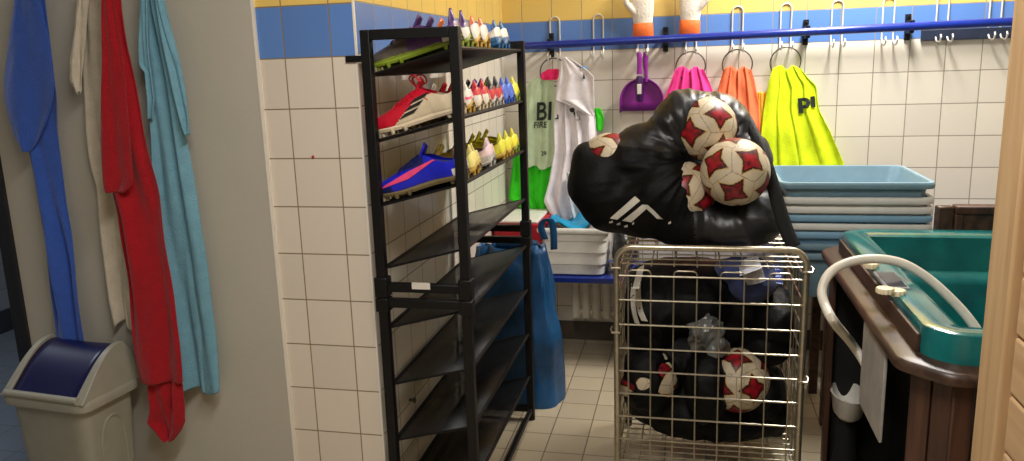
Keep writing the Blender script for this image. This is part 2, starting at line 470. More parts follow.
def bib(name, label, cat, mt, rows, hump, Y, ph, nf=4.3, amp=.012):
    """bibs gathered on a ring: two humps over the ring and a skirt of folds"""
    y0 = rows[0][0]
    t = thing(name, label, cat, at((rows[0][1] + rows[0][2]) / 2, y0, Y))
    base = drape_fn(rows, Y, nf, amp, ph, topamp=.8, rnd=1.1, drift=.35)
    def fn(u, v):
        p = base(u, v)
        w = max(0, 1 - v * 4)
        p.z -= w * hump * (1 + math.cos(4*PI*u)) * .5 * (1 if .05 < u < .95 else .6)
        return p
    g = G().grid(fn, 48, 44)
    o = build('cloth', g, mt, t, solid=.004, sub=1)
    base2 = drape_fn([(r[0], r[1] + (r[2]-r[1])*.12, r[2] - (r[2]-r[1])*.1) for r in rows], Y + .022, nf, amp * .7, ph + 2, topamp=.7)
    def fn2(u, v):
        p = base2(u, v); w = max(0, 1 - v * 4); p.z -= w * hump * (1 + math.cos(4*PI*u)) * .5; return p
    build('rear_layer', G().grid(fn2, 40, 40), mt, t, solid=.004, sub=1)
    return t, o
bib('hanging_bibs', 'bright pink bibs hanging from a ring beside the purple dustpan', 'bib', c_pink, [(66, 675, 703), (80, 670, 709), (100, 662, 716), (150, 655, 722), (200, 652, 724)], .02, YH, .4)
bib('hanging_bibs', 'orange bibs hanging from a ring between the pink and the yellow ones', 'bib', c_orange, [(66, 723, 751), (80, 719, 755), (105, 713, 760), (150, 708, 763), (205, 706, 765)], .02, YH, 1.3)
tag(drape('hanging_bib', [(92, 757, 768), (120, 756, 770), (170, 757, 775), (230, 758, 780)], YH + .03, c_yor, 2, .008, .3), 'narrow amber bib hanging between the orange and the yellow bibs', 'bib')
yb, yo = bib('hanging_bibs', 'fluorescent yellow bibs with black lettering on a ring above the plastic crates', 'bib', c_yel,
             [(65, 772, 801), (76, 769, 809), (84, 767, 818), (97, 765, 819), (110, 763, 821), (130, 761, 832), (164, 759, 847), (210, 758, 850), (240, 760, 850)], .02, YH + .012, 2.2, nf=4.3, amp=.010)
build('printed_lettering', conform(text_geo('pı', 802, 110, 3.8, .092, 0, .12, 1.2, .045), yo, off=.006), c_ink, yb)

# green and pale green bibs, white shorts and shirts on the left
tag(drape('hanging_bib', [(150, 512, 553), (170, 510, 551), (185, 508, 550), (198, 507, 548), (203, 516, 547), (211, 526, 546)], YH + .02, c_green, 3, .014, .8, hem=2), 'bright green bib hanging below the pale green one beside the rack', 'bib')
tag(drape('hanging_bib', [(108, 591, 601), (118, 592, 604), (131, 594, 602)], YH + .03, c_green, 1, .006, .2, nv=16, nu=14), 'scrap of bright green bib showing between white shorts and black ball bag', 'bib')
pg = thing('hanging_bib', 'pale green bib with dark lettering hanging left of the white shirts', 'bib', at(540, 80, YH))
po = drape('cloth', [(78, 534, 552), (84, 526, 554), (100, 524, 555), (130, 522, 556), (160, 519, 554), (168, 522, 552)], YH - .008, c_pale, 2, .010, .5, parent=pg, hem=2)
build('number_print', conform(text_geo('BI', 531, 122, 3.8, .125, .1, .04, .85), po, off=.006), c_ink, pg)
build('lettering_print', conform(text_geo('FIRE', 529, 130, 3.8, .042, .15, .04, .9), po, off=.006), c_ink, pg)
build('digits_print', conform(text_geo('29', 537, 158, 3.8, .03, 0, .02, 1), po, off=.006), c_ink, pg)
tag(drape('hanging_strap', [(69, 549, 559), (73, 541, 559), (78, 540, 558), (80, 543, 556)], YH - .02, cloth('hot_pink_strap', (236, 40, 104)), 1, .006, 0, nv=14, nu=16), 'small hot pink scrap of cloth over the pale green bib', 'cloth')
ws = thing('hanging_shirt', 'long white shirt with fine dark trim hanging under the white shorts', 'shirt', at(570, 90, YH))
wo = drape('cloth', [(72, 558, 578), (90, 554, 590), (120, 552, 595), (150, 553, 597), (180, 548, 592), (198, 543, 594), (212, 551, 590), (222, 555, 585)], YH - .02, c_white, 4, .02, 1.1, parent=ws, hem=5)
drape('sleeve', [(172, 566, 588), (190, 568, 592), (210, 572, 598), (226, 577, 592)], YH - .055, cloth('thin_white_cloth', (214, 222, 226), trans=.12), 3, .016, 2.4, parent=ws, hem=5)
for px, py in ((567, 112), (571, 116), (573, 120), (551, 119)):
    p = at(px, py, 3.75); g = G().add([p + Vector(d) for d in ((-.012, 0, .006), (.010, 0, .012), (.014, 0, -.01), (-.004, 0, -.012))], [(0, 1, 2, 3)])
    build('dark_trim', conform(g, wo, off=.006), c_ink, ws)
sh = thing('hanging_shorts', 'white shorts with a small blue badge hanging over the white shirt', 'shorts', at(575, 62, YH))
so = drape('cloth', [(57, 562, 567), (62, 561, 576), (70, 560, 588), (77, 559, 595), (100, 554, 596), (102, 560, 596), (109, 575, 595), (116, 591, 594)], YH - .05, c_white, 1.5, .008, .2, parent=sh)
g = G()
for px, py, w, h in ((578, 67, .014, .008), (580, 68, .012, .008)):
    p = at(px, py, 3.7); g.add([p + Vector(d) for d in ((-w, 0, .01), (w, 0, 0), (w, 0, -h), (-w, 0, -h + .008))], [(0, 1, 2, 3)])
build('blue_badge', conform(g, so, off=.006), mat('badge_blue', (60, 130, 190), .6), sh)
p = at(579, 77, 3.7); g = G().add([p + Vector(d) for d in ((0, 0, .016), (.007, 0, -.012), (-.006, 0, -.012))], [(0, 1, 2)])
build('small_mark', conform(g, so, off=.006), c_ink, sh)

# ------------------------------------------------------------------ gloves
def capsule(g, a, b, ra, rb, flat=1.0):
    a, b = Vector(a), Vector(b); n = 7; pts = []; rs = []
    d = (b - a).normalized()
    for k in range(4): t = -math.cos(PI/2*k/4); pts.append(a + d*ra*t); rs.append(max(.001, ra*math.sqrt(max(0, 1-t*t))))
    pts.append(a); rs.append(ra); pts.append(b); rs.append(rb)
    for k in range(1, 5): t = math.sin(PI/2*k/4); pts.append(b + d*rb*t); rs.append(max(.001, rb*math.sqrt(max(0, 1-t*t))))
    g.tube(pts, rs, 12, flat=flat)
def remeshed(g, vox, smooth=6, fac=.5):
    me = bpy.data.meshes.new('tmp'); me.from_pydata(g.v, [], g.f)
    ob = bpy.data.objects.new('tmp', me); COL.objects.link(ob)
    bm = bmesh.new(); bm.from_mesh(me); bmesh.ops.recalc_face_normals(bm, faces=bm.faces[:]); bm.to_mesh(me); bm.free()
    r = ob.modifiers.new('r', 'REMESH'); r.mode = 'VOXEL'; r.voxel_size = vox
    s = ob.modifiers.new('s', 'SMOOTH'); s.iterations = smooth; s.factor = fac
    dg = bpy.context.evaluated_depsgraph_get(); dg.update()
    m2 = bpy.data.meshes.new_from_object(ob.evaluated_get(dg))
    out = G(); out.add([v.co.copy() for v in m2.vertices], [p.vertices[:] for p in m2.polygons])
    bpy.data.objects.remove(ob); bpy.data.meshes.remove(me); bpy.data.meshes.remove(m2)
    return out
m_glove = mat('cream_latex', (238, 226, 210), .7, var=.08, vscale=40, bump=.3, bscale=120)
m_cuff = mat('orange_cuff', (255, 120, 50), .6, var=.08, bump=.2)
def glove(cx_px, cy_px, side, label, tilt):
    c = at(cx_px, cy_px, YB - .06)                     # middle of the cuff's upper edge
    t = thing('goalkeeper_glove', label, 'glove', c, 'goalkeeper gloves over the rail')
    B = Matrix.Rotation(tilt, 4, 'Y')
    def P(x, y, z): return c + B @ Vector((x * side, y, z))
    g = G()
    g.loft([[P(w*math.cos(2*PI*k/16), d*math.sin(2*PI*k/16), z) for k in range(16)] for z, w, d in ((-.02, .044, .018), (.0, .045, .02), (.05, .052, .024), (.10, .056, .024), (.13, .054, .02))])
    for i, (x, l, a) in enumerate(((-.040, .078, -.10), (-.014, .095, -.03), (.014, .09, .05), (.040, .07, .14))):
        p0 = P(x, 0, .12); p1 = P(x + math.sin(a)*l*.55, -.004, .12 + math.cos(a)*l*.55); p2 = P(x + math.sin(a)*l*.95, -.018, .12 + math.cos(a)*l)
        capsule(g, p0, p1, .0135, .013); capsule(g, p1, p2, .013, .0115)
    p0 = P(-.036, -.004, .055); p1 = P(-.072, -.012, .095); p2 = P(-.082, -.016, .135)
    capsule(g, p0, p1, .017, .0145); capsule(g, p1, p2, .0145, .0125)
    build('glove_body', remeshed(g, .0042, 3), m_glove, t)
    g = G()
    prof = ((-.062, .046, .019), (-.058, .049, .022), (-.02, .048, .0225), (.002, .047, .022), (.006, .044, .019))
    g.loft([[P(w*math.cos(2*PI*k/20), d*math.sin(2*PI*k/20), z) for k in range(20)] for z, w, d in prof])
    build('cuff', g, m_cuff, t)
    g = G().box((-.012, -.002, -.074), (.024, .004, -.058))
    g.v = [P(q.x, q.y, q.z) for q in g.v]
    build('cuff_tab', g, m_glove, t)
glove(643, 24, 1, 'cream goalkeeper glove with orange cuff above the purple dustpan', -.03)
glove(690, 21, -1, 'cream goalkeeper glove with orange cuff above the pink bibs', .03)

# ------------------------------------------------------------------ dustpan and brush
DY = YB - .075
t = thing('dustpan', 'purple plastic dustpan hanging from a hook left of the pink bibs', 'dustpan', at(645, 54, DY))
g = G(); c = at(641.5, 103, DY); W = at(663.5, 103, DY).x - c.x
outl = [Vector((c.x + W*math.cos(PI*k/20), 0, c.z + .118*math.sin(PI*k/20)**.9)) for k in range(21)]
outl = [Vector((c.x + W*1.0, 0, c.z - .045))] + outl + [Vector((c.x - W*1.0, 0, c.z - .045))]
front = [Vector((p.x, DY, p.z)) for p in outl]; back = [Vector((c.x + (p.x - c.x)*.9, DY + .035, c.z + (p.z - c.z)*.88)) for p in outl]
n = len(outl)
g.add(front + back, [tuple(range(n, 2*n))] + [(i, i+1, n+i+1, n+i) for i in range(n-1)])
build('pan', g, m_purple, t, solid=.004)
h0, h1 = at(646, 82, DY), at(645.5, 52, DY)
build('handle', G().tube([h0, h0.lerp(h1, .4), h0.lerp(h1, .8), h1], [.008, .009, .013, .009], 12, flat=.6, flatdir=Vector((0, 1, 0))), m_purple, t)
t = thing('hand_brush', 'dark purple hand brush with a white label hanging in the dustpan', 'brush', at(639, 54, DY - .03))
b0, b1, b2, b3 = at(639.3, 52, DY - .02), at(639.5, 74, DY - .02), at(639.5, 76, DY - .02), at(639.3, 102, DY - .02)
g = G().tube([b0, b0.lerp(b1, .12), b0.lerp(b1, .3), b0.lerp(b1, .7), b1], [.008, .013, .012, .011, .014], 14, flat=.6, flatdir=Vector((0, 1, 0)))
build('handle', g, m_purple, t)
g = G(); g.tube([b2, b2.lerp(b3, .1), b2.lerp(b3, .5), b2.lerp(b3, .9), b3], [.013, .018, .018, .0185, .013], 14, flat=.7, flatdir=Vector((0, 1, 0)))
build('brush_head', g, m_darkpurple, t)
q = at(639.4, 89, DY - .02)
build('label', G().box((q.x - .010, q.y - .022, q.z - .024), (q.x + .010, q.y - .0128, q.z + .024)), m_label, t, bevel=.002)

# ------------------------------------------------------------------ towels on the plain wall
TY = 2.105
c_b = cloth('blue_towel', (54, 92, 184), bump=.5, bscale=220, sheen=.3); c_w = cloth('cream_towel', (212, 202, 182), bump=.4, bscale=220)
c_r = cloth('red_towel', (166, 12, 28), bump=.5, bscale=220, sheen=.2); c_l = cloth('light_blue_towel', (116, 166, 186), bump=.4, bscale=220)
t = thing('hanging_towel', 'royal blue towel hanging leftmost on the plain wall behind the bin', 'towel', at(35, 0, TY))
drape('cloth', [(-40, 18, 38), (0, 16, 38), (60, 10, 50), (100, 8, 55), (130, 16, 55), (150, 24, 57), (200, 34, 64), (230, 41, 70), (290, 49, 79), (345, 56, 86)], TY, c_b, 1.3, .020, .3, parent=t, rnd=.7)
drape('fold', [(-20, 14, 34), (20, 9, 44), (60, 4, 51), (82, 1, 54), (100, 3, 52), (120, 8, 46), (140, 16, 37), (152, 24, 29)], TY - .03, c_b, .8, .012, 1.6, parent=t)
t = thing('hanging_towel', 'cream towel hanging between the blue and the red towels', 'towel', at(88, 0, TY))
drape('cloth', [(-40, 84, 108), (0, 82, 108), (60, 82, 110), (130, 86, 116), (165, 91, 120), (184, 97, 124), (240, 103, 130), (300, 109, 134), (326, 115, 136)], TY + .024, c_w, 1.4, .014, 1.9, parent=t, hem=5, rnd=.6)
drape('fold', [(-20, 78, 88), (30, 73, 85), (60, 69, 83), (80, 69, 82), (93, 77, 81)], TY - .015, c_w, 1.2, .008, .2, parent=t, hem=2)
t = thing('hanging_towel', 'red towel hanging in front between the cream and light blue towels', 'towel', at(110, 0, TY))
drape('cloth', [(-40, 101, 116), (0, 102, 118), (45, 104, 124), (100, 104, 135), (150, 104, 146), (192, 106, 157), (215, 114, 160), (290, 126, 173), (340, 133, 181), (384, 140, 184)], TY - .055, c_r, 1.2, .018, .9, parent=t, rnd=.8)
drape('fold', [(-40, 101, 109), (0, 102, 112), (60, 104, 122), (110, 103, 127), (150, 103, 131), (185, 105, 134), (193, 107, 124)], TY - .084, c_r, .9, .008, 2.7, parent=t)
drape('tail', [(370, 148, 182), (388, 147, 184), (405, 151, 184), (422, 149, 184), (431, 158, 180), (441, 166, 172)], TY - .04, c_r, 1.5, .014, 2.2, parent=t)
t = thing('hanging_towel', 'light blue towel hanging rightmost on the plain wall', 'towel', at(148, 0, TY))
drape('cloth', [(-40, 142, 156), (0, 140, 156), (40, 141, 168), (80, 147, 177), (130, 153, 184), (200, 158, 198), (260, 165, 207), (320, 173, 214), (370, 180, 219), (392, 184, 221)], TY, c_l, 1.3, .016, 2.9, parent=t, hem=3, rnd=.8)
drape('fold', [(-10, 152, 160), (30, 158, 169), (60, 164, 178), (95, 172, 185), (122, 180, 189), (135, 186, 189)], TY - .03, c_l, 1.2, .010, .7, parent=t)
drape('side_fold', [(-10, 140, 147), (40, 139, 149), (66, 140, 151), (72, 146, 152), (100, 149, 155), (119, 149, 153)], TY - .025, c_l, 1.2, .008, 2.0, parent=t)

# ------------------------------------------------------------------ swing bin
BZ = .485
A_ = atz(82, 407, BZ); B_ = atz(141, 378, BZ); C_ = atz(0, 396, BZ)
fx = (A_ - C_); fw = fx.length; fx = fx.normalized(); fy = Vector((-fx.y, fx.x, 0)); fd = .235
t = thing('swing_bin', 'greige plastic bin with a navy swing flap below the towels', 'bin', (A_ + C_) / 2 * Vector((1, 1, 0)).length * 0 + Vector(((A_.x + C_.x) / 2, (A_.y + C_.y) / 2, 0)))
def bp_(u, v, z): return Vector((C_.x, C_.y, 0)) + fx * (u * fw) + fy * (v * fd) + Vector((0, 0, z))
def bring(m, z, r=.16):
    pts = rounded_poly([(m, m), (1 - m, m), (1 - m, 1 - m), (m, 1 - m)], r, 6)
    return [bp_(u, v, z) for u, v in pts]
g = G(); g.loft([bring(.12, .0, .12), bring(.115, .01, .14), bring(.045, BZ - .03), bring(.04, BZ - .015)])
build('body', g, m_bin, t)
g = G().add([bp_(.24, .09 - .0, .05), bp_(.76, .09, .05), bp_(.80, .052, BZ - .09), bp_(.20, .052, BZ - .09)], [(0, 1, 2, 3)])
g = G()
pts = [bp_(.955 - .10*(1 - k/10), .26 + .02*(1 - k/10), .04 + (BZ - .1)*k/10) for k in range(11)]
arch = [(.30, .05), (.30, .30), (.36, .38), (.5, .405), (.64, .38), (.70, .30), (.70, .05)]
g.tube(smooth_path([bp_(.89 + .066*(z/.46), v, z) for v, z in arch], 6), .004, 8)
build('side_relief', g, m_bin, t)
g = G(); g.loft([bring(.02, BZ - .03), bring(-.015, BZ - .025), bring(-.02, BZ - .008), bring(-.005, BZ + .004), bring(.03, BZ + .01)])
build('lid_rim', g, m_bin, t)
LH = .135
def dome(v): return BZ + .004 + LH * (math.sin(PI/2 * v / .82) ** 1.1 if v < .82 else max(0, math.cos(PI/2 * (v - .82) / .182)) ** .5)
for s in (0, 1):
    g = G(); rings = []
    for k in range(21):
        v = .0 + k / 20
        u0, u1 = (.0, .09) if s == 0 else (.89, 1.0)
        zt = dome(v); ins = (.03 if s == 0 else .05) * (zt - BZ) / LH
        oo = (u0 + ins, u1) if s == 0 else (u0, u1 - ins)
        rings.append([bp_(u0 if s == 0 else u0, v, BZ), bp_(u1, v, BZ), bp_(oo[1], v, zt), bp_(oo[0], v, zt)])
    g.loft(rings); build('lid_cheek', g, m_bin, t, bevel=.006)
g = G(); g.grid(lambda a, b: bp_(.075 + .83*a, .04 + .96*b, dome(.04 + .96*b) - .012 - .004*math.sin(PI*a)), 8, 24)
build('swing_flap', g, m_binflap, t, solid=.004)
g = G(); g.tube([bp_(.06, .02, BZ + .012), bp_(.94, .02, BZ + .012)], .012, 10); build('lid_front_lip', g, m_bin, t)

# ------------------------------------------------------------------ shoe rack
RX0, RX1, RY0, RY1 = -.886, -.628, 2.13, 3.0
rack = thing('shoe_rack', 'tall black metal shoe rack with tilted shelves against the tiled side wall', 'shoe rack', ((RX0 + RX1) / 2, (RY0 + RY1) / 2, 0))
P = .014
for x in (RX0, RX1):
    for y in (RY0, RY1):
        g = G().box((x - P + (P if x < -.8 else -P) * .0, y - P, .012), (x + P, y + P, 1.556 if y < 2.5 else 1.535))
        post = build('post', g, m_black, rack, bevel=.002)
        build('foot', G().tube([(x, y, 0), (x, y, .014)], .016, 12), m_black, post)
for y, zt in ((RY0, 1.556), (RY1, 1.535)):
    build('top_crossbar', G().box((RX0 + P, y - .013, zt - .028), (RX1 - P, y + .013, zt)), m_black, rack, bevel=.002)
    for z in (.814, .766):
        g = G().box((RX0 + P, y - .012, z - .013), (RX1 - P, y + .012, z + .013))
        build('joint_bar', g, m_black, rack, bevel=.002)
    for x in (RX0, RX1):
        g = G().box((x - .020, y - .020, .785), (x + .020, y + .020, .845)); g.box((x - .020, y - .020, .74), (x + .020, y + .020, .782))
        build('joint_sleeve', g, m_black, rack, bevel=.003)
q = at(421, 286, RY0 - .012)
build('paper_label', G().box((q.x - .028, RY0 - .0135, q.z - .010), (q.x + .028, RY0 - .012, q.z + .010)), m_label, rack)
for x in (RX0, RX1):
    build('bottom_rail', G().box((x - .008, RY0 + P, .035), (x + .008, RY1 - P, .055)), m_black, rack, bevel=.002)
build('bottom_crossbar', G().box((RX0 + P, RY1 - .01, .035), (RX1 - P, RY1 + .01, .06)), m_black, rack, bevel=.002)
m_sheet = mat('black_sheer_fabric', (20, 19, 20), .42, trans=.36, var=.15, vscale=40, bump=.1, bscale=400)
m_sheet2 = mat('black_shelf_fabric', (12, 11, 12), .6, var=.15, vscale=40, bump=.1, bscale=400)
LZ = [1.433, 1.244, 1.055, .866, .680, .497, .311, .128]
TI = .066
def shelf_z(i, x): return LZ[i] + TI * (x - RX0) / (RX1 - RX0)
for i, lz in enumerate(LZ):
    g = G()
    g.add([(RX0, RY0 + P, shelf_z(i, RX0)), (RX1, RY0 + P, shelf_z(i, RX1)), (RX1, RY1 - P, shelf_z(i, RX1)), (RX0, RY1 - P, shelf_z(i, RX0))], [(0, 1, 2, 3)])
    s = build('shelf', g, m_sheet if i > 2 else m_sheet2, rack, solid=.003)
    g = G()
    for x in (RX0, RX1): g.tube([(x, RY0 + P, shelf_z(i, x)), (x, RY1 - P, shelf_z(i, x))], .0058, 8)
    for y in (RY0 + P, RY1 - P): g.tube([(RX0, y, shelf_z(i, RX0)), (RX1, y, shelf_z(i, RX1))], .0035, 6)
    build('shelf_rod', g, m_black, s)
# bracket that fixes the rack to the tiled face
g = G().box((at(346, 58, YF).x, YF - .006, 1.470), (RX0 - P, YF - .0005, 1.488)); g.tube([(at(352, 58, YF).x, YF - .010, 1.479), (at(352, 58, YF).x, YF - .004, 1.479)], .004, 8)
build('wall_bracket', g, m_black, rack, bevel=.001)

# ------------------------------------------------------------------ football boots
ST = [0, .012, .035, .09, .18, .30, .42, .54, .64, .74, .84, .92, .96, .985, 1.0]
HW = [.004, .016, .026, .035, .041, .042, .040, .037, .037, .040, .044, .044, .040, .029, .008]
TP = [.026, .034, .041, .047, .052, .060, .071, .081, .083, .075, .066, .063, .063, .062, .056]
BT = [.024, .019, .015, .012, .010, .008, .008, .009, .010, .010, .010, .010, .012, .016, .026]
OP = [0, 0, 0, 0, 0, 0, 0, .05, .55, .85, .92, .85, .70, .50, .2]         # opening half angle in rad
def _l(tab, t):
    for k in range(len(ST) - 1):
        if t <= ST[k+1]:
            u = (t - ST[k]) / (ST[k+1] - ST[k]); return tab[k] + (tab[k+1] - tab[k]) * u
    return tab[-1]
BL = .285
def bsurf(t, a, off=0, sc=1.0):
    """t 0 toe .. 1 heel, a 0..1 around from one lip under the sole to the other"""
    w, zt, zb, op = _l(HW, t) + off, _l(TP, t) + off, _l(BT, t), _l(OP, t)
    if t > .9: zt += .006 * (t - .9) / .1
    ph = PI/2 - op - a * (2*PI - 2*op)
    cz = zb + (zt - zb) * .36
    c, s = math.cos(ph), math.sin(ph)
    x = w * math.copysign(abs(c) ** (.75 - .35 * max(0, (t - .6) / .4)), c)
    z = cz + ((zt - cz) if s > 0 else (cz - zb + off)) * math.copysign(abs(s) ** (.95 if s > 0 else .6), s)
    bend = .006 * math.sin(PI * t)
    return Vector((-BL * (1 - t), x + bend, z)) * sc
def make_boot(loc_name, upper_mats, zone, sole_m, lace_m, stripes, tab_m, lining_m, peak=.02, bow=False):
    t = bpy.data.objects.new('football_boot', None); COL.objects.link(t)
    NT, NA = 96, 84
    g = G()
    ts = [.5 - .5*math.cos(PI*(.06 + .94*k/NT)) if False else (1 - (1 - k/NT)**1.35) for k in range(NT + 1)]
    vs = [bsurf(tt, a / NA) for tt in ts for a in range(NA + 1)]
    fs = []; ms = []
    for i in range(NT):
        for j in range(NA):
            fs.append((i*(NA+1)+j, i*(NA+1)+j+1, (i+1)*(NA+1)+j+1, (i+1)*(NA+1)+j))
            c = (vs[fs[-1][0]] + vs[fs[-1][2]]) / 2
            ms.append(zone((ts[i] + ts[i+1]) / 2, c.z, c.y))
    o = len(g.v); g.v += vs; g.f += [list(f) for f in fs]; g.m += ms
    g.f.append(list(range(NA + 1))[::-1]); g.m.append(zone(0, .03, 0))
    g.f.append([NT*(NA+1) + j for j in range(NA + 1)]); g.m.append(zone(1, .05, 0))
    build('upper', g, upper_mats, t, local=True, sub=0)
    # dark foot opening
    g = G().grid(lambda u, v: Vector((-BL*(1 - (.58 + .38*v)), (u - .5)*1.5*_l(HW, .58 + .38*v)*math.sin(max(.02, _l(OP, .58 + .38*v))) + .003, _l(TP, .58 + .38*v) * (.86 - .12*math.sin(PI*v)))), 6, 12)
    build('lining', g, lining_m, t, local=True)
    # sole plate and studs
    g = G(); ring = []
    for k in range(41): tt = .5 - .5*math.cos(PI*k/40); ring.append((tt, max(.006, _l(HW, tt) * .93)))
    top = [Vector((-BL*(1-tt), w + .006*math.sin(PI*tt), _l(BT, tt) + .010)) for tt, w in ring] + [Vector((-BL*(1-tt), -w + .006*math.sin(PI*tt), _l(BT, tt) + .010)) for tt, w in ring[::-1]]
    bot = [p - Vector((0, 0, .012)) for p in top]
    g.loft([bot, [p + Vector((0, 0, .006)) + Vector((0, .0025 if p.y > 0 else -.0025, 0)) for p in bot], top])
    for tt, yy in ((.1, .6), (.1, -.6), (.22, .75), (.22, -.75), (.36, .75), (.36, -.75), (.84, .65), (.84, -.65), (.95, .5), (.95, -.5)):
        x = -BL*(1-tt); y = yy*_l(HW, tt); zb = _l(BT, tt)
        g.tube([(x, y, zb + .002), (x, y, zb - .006), (x, y, 0.0)], [.009, .0065, .005], 8)
    build('sole', g, sole_m, t, local=True)
    # laces: crossings over the instep and a bow
    g = G()
    for k in range(6):
        tt = .30 + .040*k; pts = []
        for j in range(7):
            u = j / 6; aa = (.12 - .24*u)
            p = bsurf(tt + .02*(u if k % 2 else 1-u), abs(aa) if aa >= 0 else 1 - abs(aa), .0025); pts.append(p)
        g.tube(pts, .0022, 6)
    b0 = bsurf(.55, 0, .003)
    for s in ((1, -1) if bow else ()):
        g.tube(smooth_path([b0, b0 + Vector((-.012, .014*s, .024)), b0 + Vector((.012, .034*s, .028)), b0 + Vector((.022, .032*s, .010)), b0 + Vector((.006, .010*s, .004))], 5), .0021, 6)
        g.tube(smooth_path([b0, b0 + Vector((.012, .026*s, -.004)), b0 + Vector((.026, .041*s, -.026)), b0 + Vector((.044, .043*s, -.040))], 5), .0019, 6)
    build('laces', g, lace_m, t, local=True)
    # tongue
    g = G().grid(lambda u, v: Vector((-BL*(1 - (.54 + .09*v)) , (u - .5)*.036 + .004, (.080 + .026*v - .010*(2*u-1)**2))), 6, 6)
    build('tongue', g, tab_m, t, local=True, solid=.004)
    # pointed pull tab over the heel
    g = G().grid(lambda u, v: Vector((-.006 - .006*v - .022*(2*u - 1)**2*(1-v), (u - .5)*.028*(1 - .6*v*v), (.054 + (peak + .012)*v))), 8, 6)
    build('pull_tab', g, tab_m, t, local=True, solid=.0045)
    def az(tt, z):
        lo, hi = .02, .46
        for _ in range(18):
            m = (lo + hi) / 2
            if bsurf(tt, m).z > z: lo = m
            else: hi = m
        return lo
    for (cs, mm, nm) in stripes:
        for side in (0, 1):
            g = G()
            for q in cs:
                def fn(u, v, q=q):
                    (t0, z0), (t1, z1), (t2, z2), (t3, z3) = q
                    tt = (t0*(1-u) + t1*u)*(1-v) + (t3*(1-u) + t2*u)*v; z = (z0*(1-u) + z1*u)*(1-v) + (z3*(1-u) + z2*u)*v
                    a = az(tt, z); p = bsurf(tt, a if side else 1 - a, .0022)
                    return p
                g.grid(fn, 14, 4)
            build(nm, g, mm, t, local=True)
    return t
def bm_(name, c, r=.42, var=.08): return mat('boot_' + name, c, r, var=var, vscale=40, coat=.15)
b_red, b_cream, b_blackm, b_blue, b_pink, b_yel = bm_('red', (206, 18, 46)), bm_('cream', (226, 208, 176)), bm_('black', (34, 32, 32)), bm_('royal_blue', (24, 34, 196)), bm_('pink', (240, 76, 130)), bm_('yellow', (240, 226, 50))
b_navy, b_white, b_purple, b_olive, b_lime, b_sole = bm_('navy', (24, 30, 88)), bm_('white', (232, 226, 216)), bm_('purple', (84, 48, 110)), bm_('olive', (96, 88, 78), var=.3), bm_('lime', (134, 154, 42)), bm_('brown_sole', (120, 104, 70))
b_lav, b_sky, b_orange, b_lemon, b_pale, b_gold, b_grey = bm_('pale_pink', (236, 206, 210)), bm_('sky_blue', (60, 104, 214)), bm_('orange', (244, 130, 74)), bm_('lemon', (230, 226, 60)), bm_('pale_yellow', (240, 226, 130)), bm_('gold', (206, 164, 70)), bm_('grey', (190, 186, 180))
b_teal = bm_('petrol_blue', (40, 104, 160)); b_dark = mat('boot_lining', (30, 26, 28), .9)
def Z1(t, z, y): return 0
A3 = [[(.33+.07*k, .026+.013*k), (.50+.075*k, .032+.013*k), (.56+.075*k, .041+.013*k), (.40+.07*k, .035+.013*k)] for k in range(3)]
SW = [[(.08, .030), (.40, .036), (.42, .052), (.14, .036)], [(.40, .036), (.76, .064), (.76, .066), (.42, .052)]]
SW2 = [[(.10, .0345), (.40, .041), (.42, .049), (.14, .0355)], [(.40, .041), (.60, .0545), (.60, .057), (.42, .049)]]
red0 = make_boot('r', [b_red, b_cream], lambda t, z, y: 1 if (t > .27 and z < .015 + .048 * min(1, max(0, t - .25) / .31)) else 0, b_cream, b_red, [(A3, b_blackm, 'side_stripes')], b_red, b_dark, bow=True)
blue0 = make_boot('b', [b_blue, b_navy, b_white], lambda t, z, y: 2 if (t > .88 and z < .034) else (1 if (t < .2 and z < .03) or (t < .6 and z > .058) else 0), b_sole, b_navy, [(SW, b_pink, 'side_flash')], b_blue, b_dark)
oliv0 = make_boot('o', [b_olive, b_lime, b_purple, b_white], lambda t, z, y: 1 if (z < .022 and t < .8) else (3 if (t > .84 and z < .048) else (2 if t > .46 else 0)), b_lime, b_purple, [], b_purple, b_dark, .03)
wor0 = make_boot('w', [b_white, b_orange, b_gold], lambda t, z, y: 2 if z < .022 else (1 if (t > .8 and y > .008 and y < .024) else 0), b_gold, b_orange, [], b_orange, b_dark)
wbl0 = make_boot('c', [b_white, b_teal], lambda t, z, y: 1 if (z < .034 or (t > .93 and z > .062)) else 0, b_teal, b_teal, [], b_teal, b_dark)
rw0 = make_boot('rw', [b_white, b_red], lambda t, z, y: 1 if z > .042 else 0, b_cream, b_red, [], b_red, b_dark)
wp0 = make_boot('wp', [b_white, b_pink], lambda t, z, y: 1 if (t > .5 and .034 < z < .042) else 0, b_gold, b_pink, [], b_white, b_dark)
rb0 = make_boot('rb', [b_red, b_blackm], lambda t, z, y: 1 if z > .052 else 0, b_grey, b_blackm, [], b_blackm, b_dark, .026)
sky0 = make_boot('s', [b_sky], Z1, b_sky, b_lime, [], b_sky, b_dark)
yel0 = make_boot('y', [b_yel, b_gold], lambda t, z, y: 1 if z < .024 else 0, b_lime, b_lime, [], b_yel, b_dark)
lav0 = make_boot('l', [b_lav, b_grey], lambda t, z, y: 1 if (z < .034 and t > .6) else 0, b_grey, b_lime, [], b_lav, b_dark)
lem0 = make_boot('e', [b_lemon], Z1, b_gold, b_lime, [], b_lemon, b_dark)
pal0 = make_boot('p', [b_pale, b_gold], lambda t, z, y: 1 if z < .024 else 0, b_gold, b_blackm, [], b_pale, b_dark)
used = set()
ANG = math.atan2(TI, RX1 - RX0)
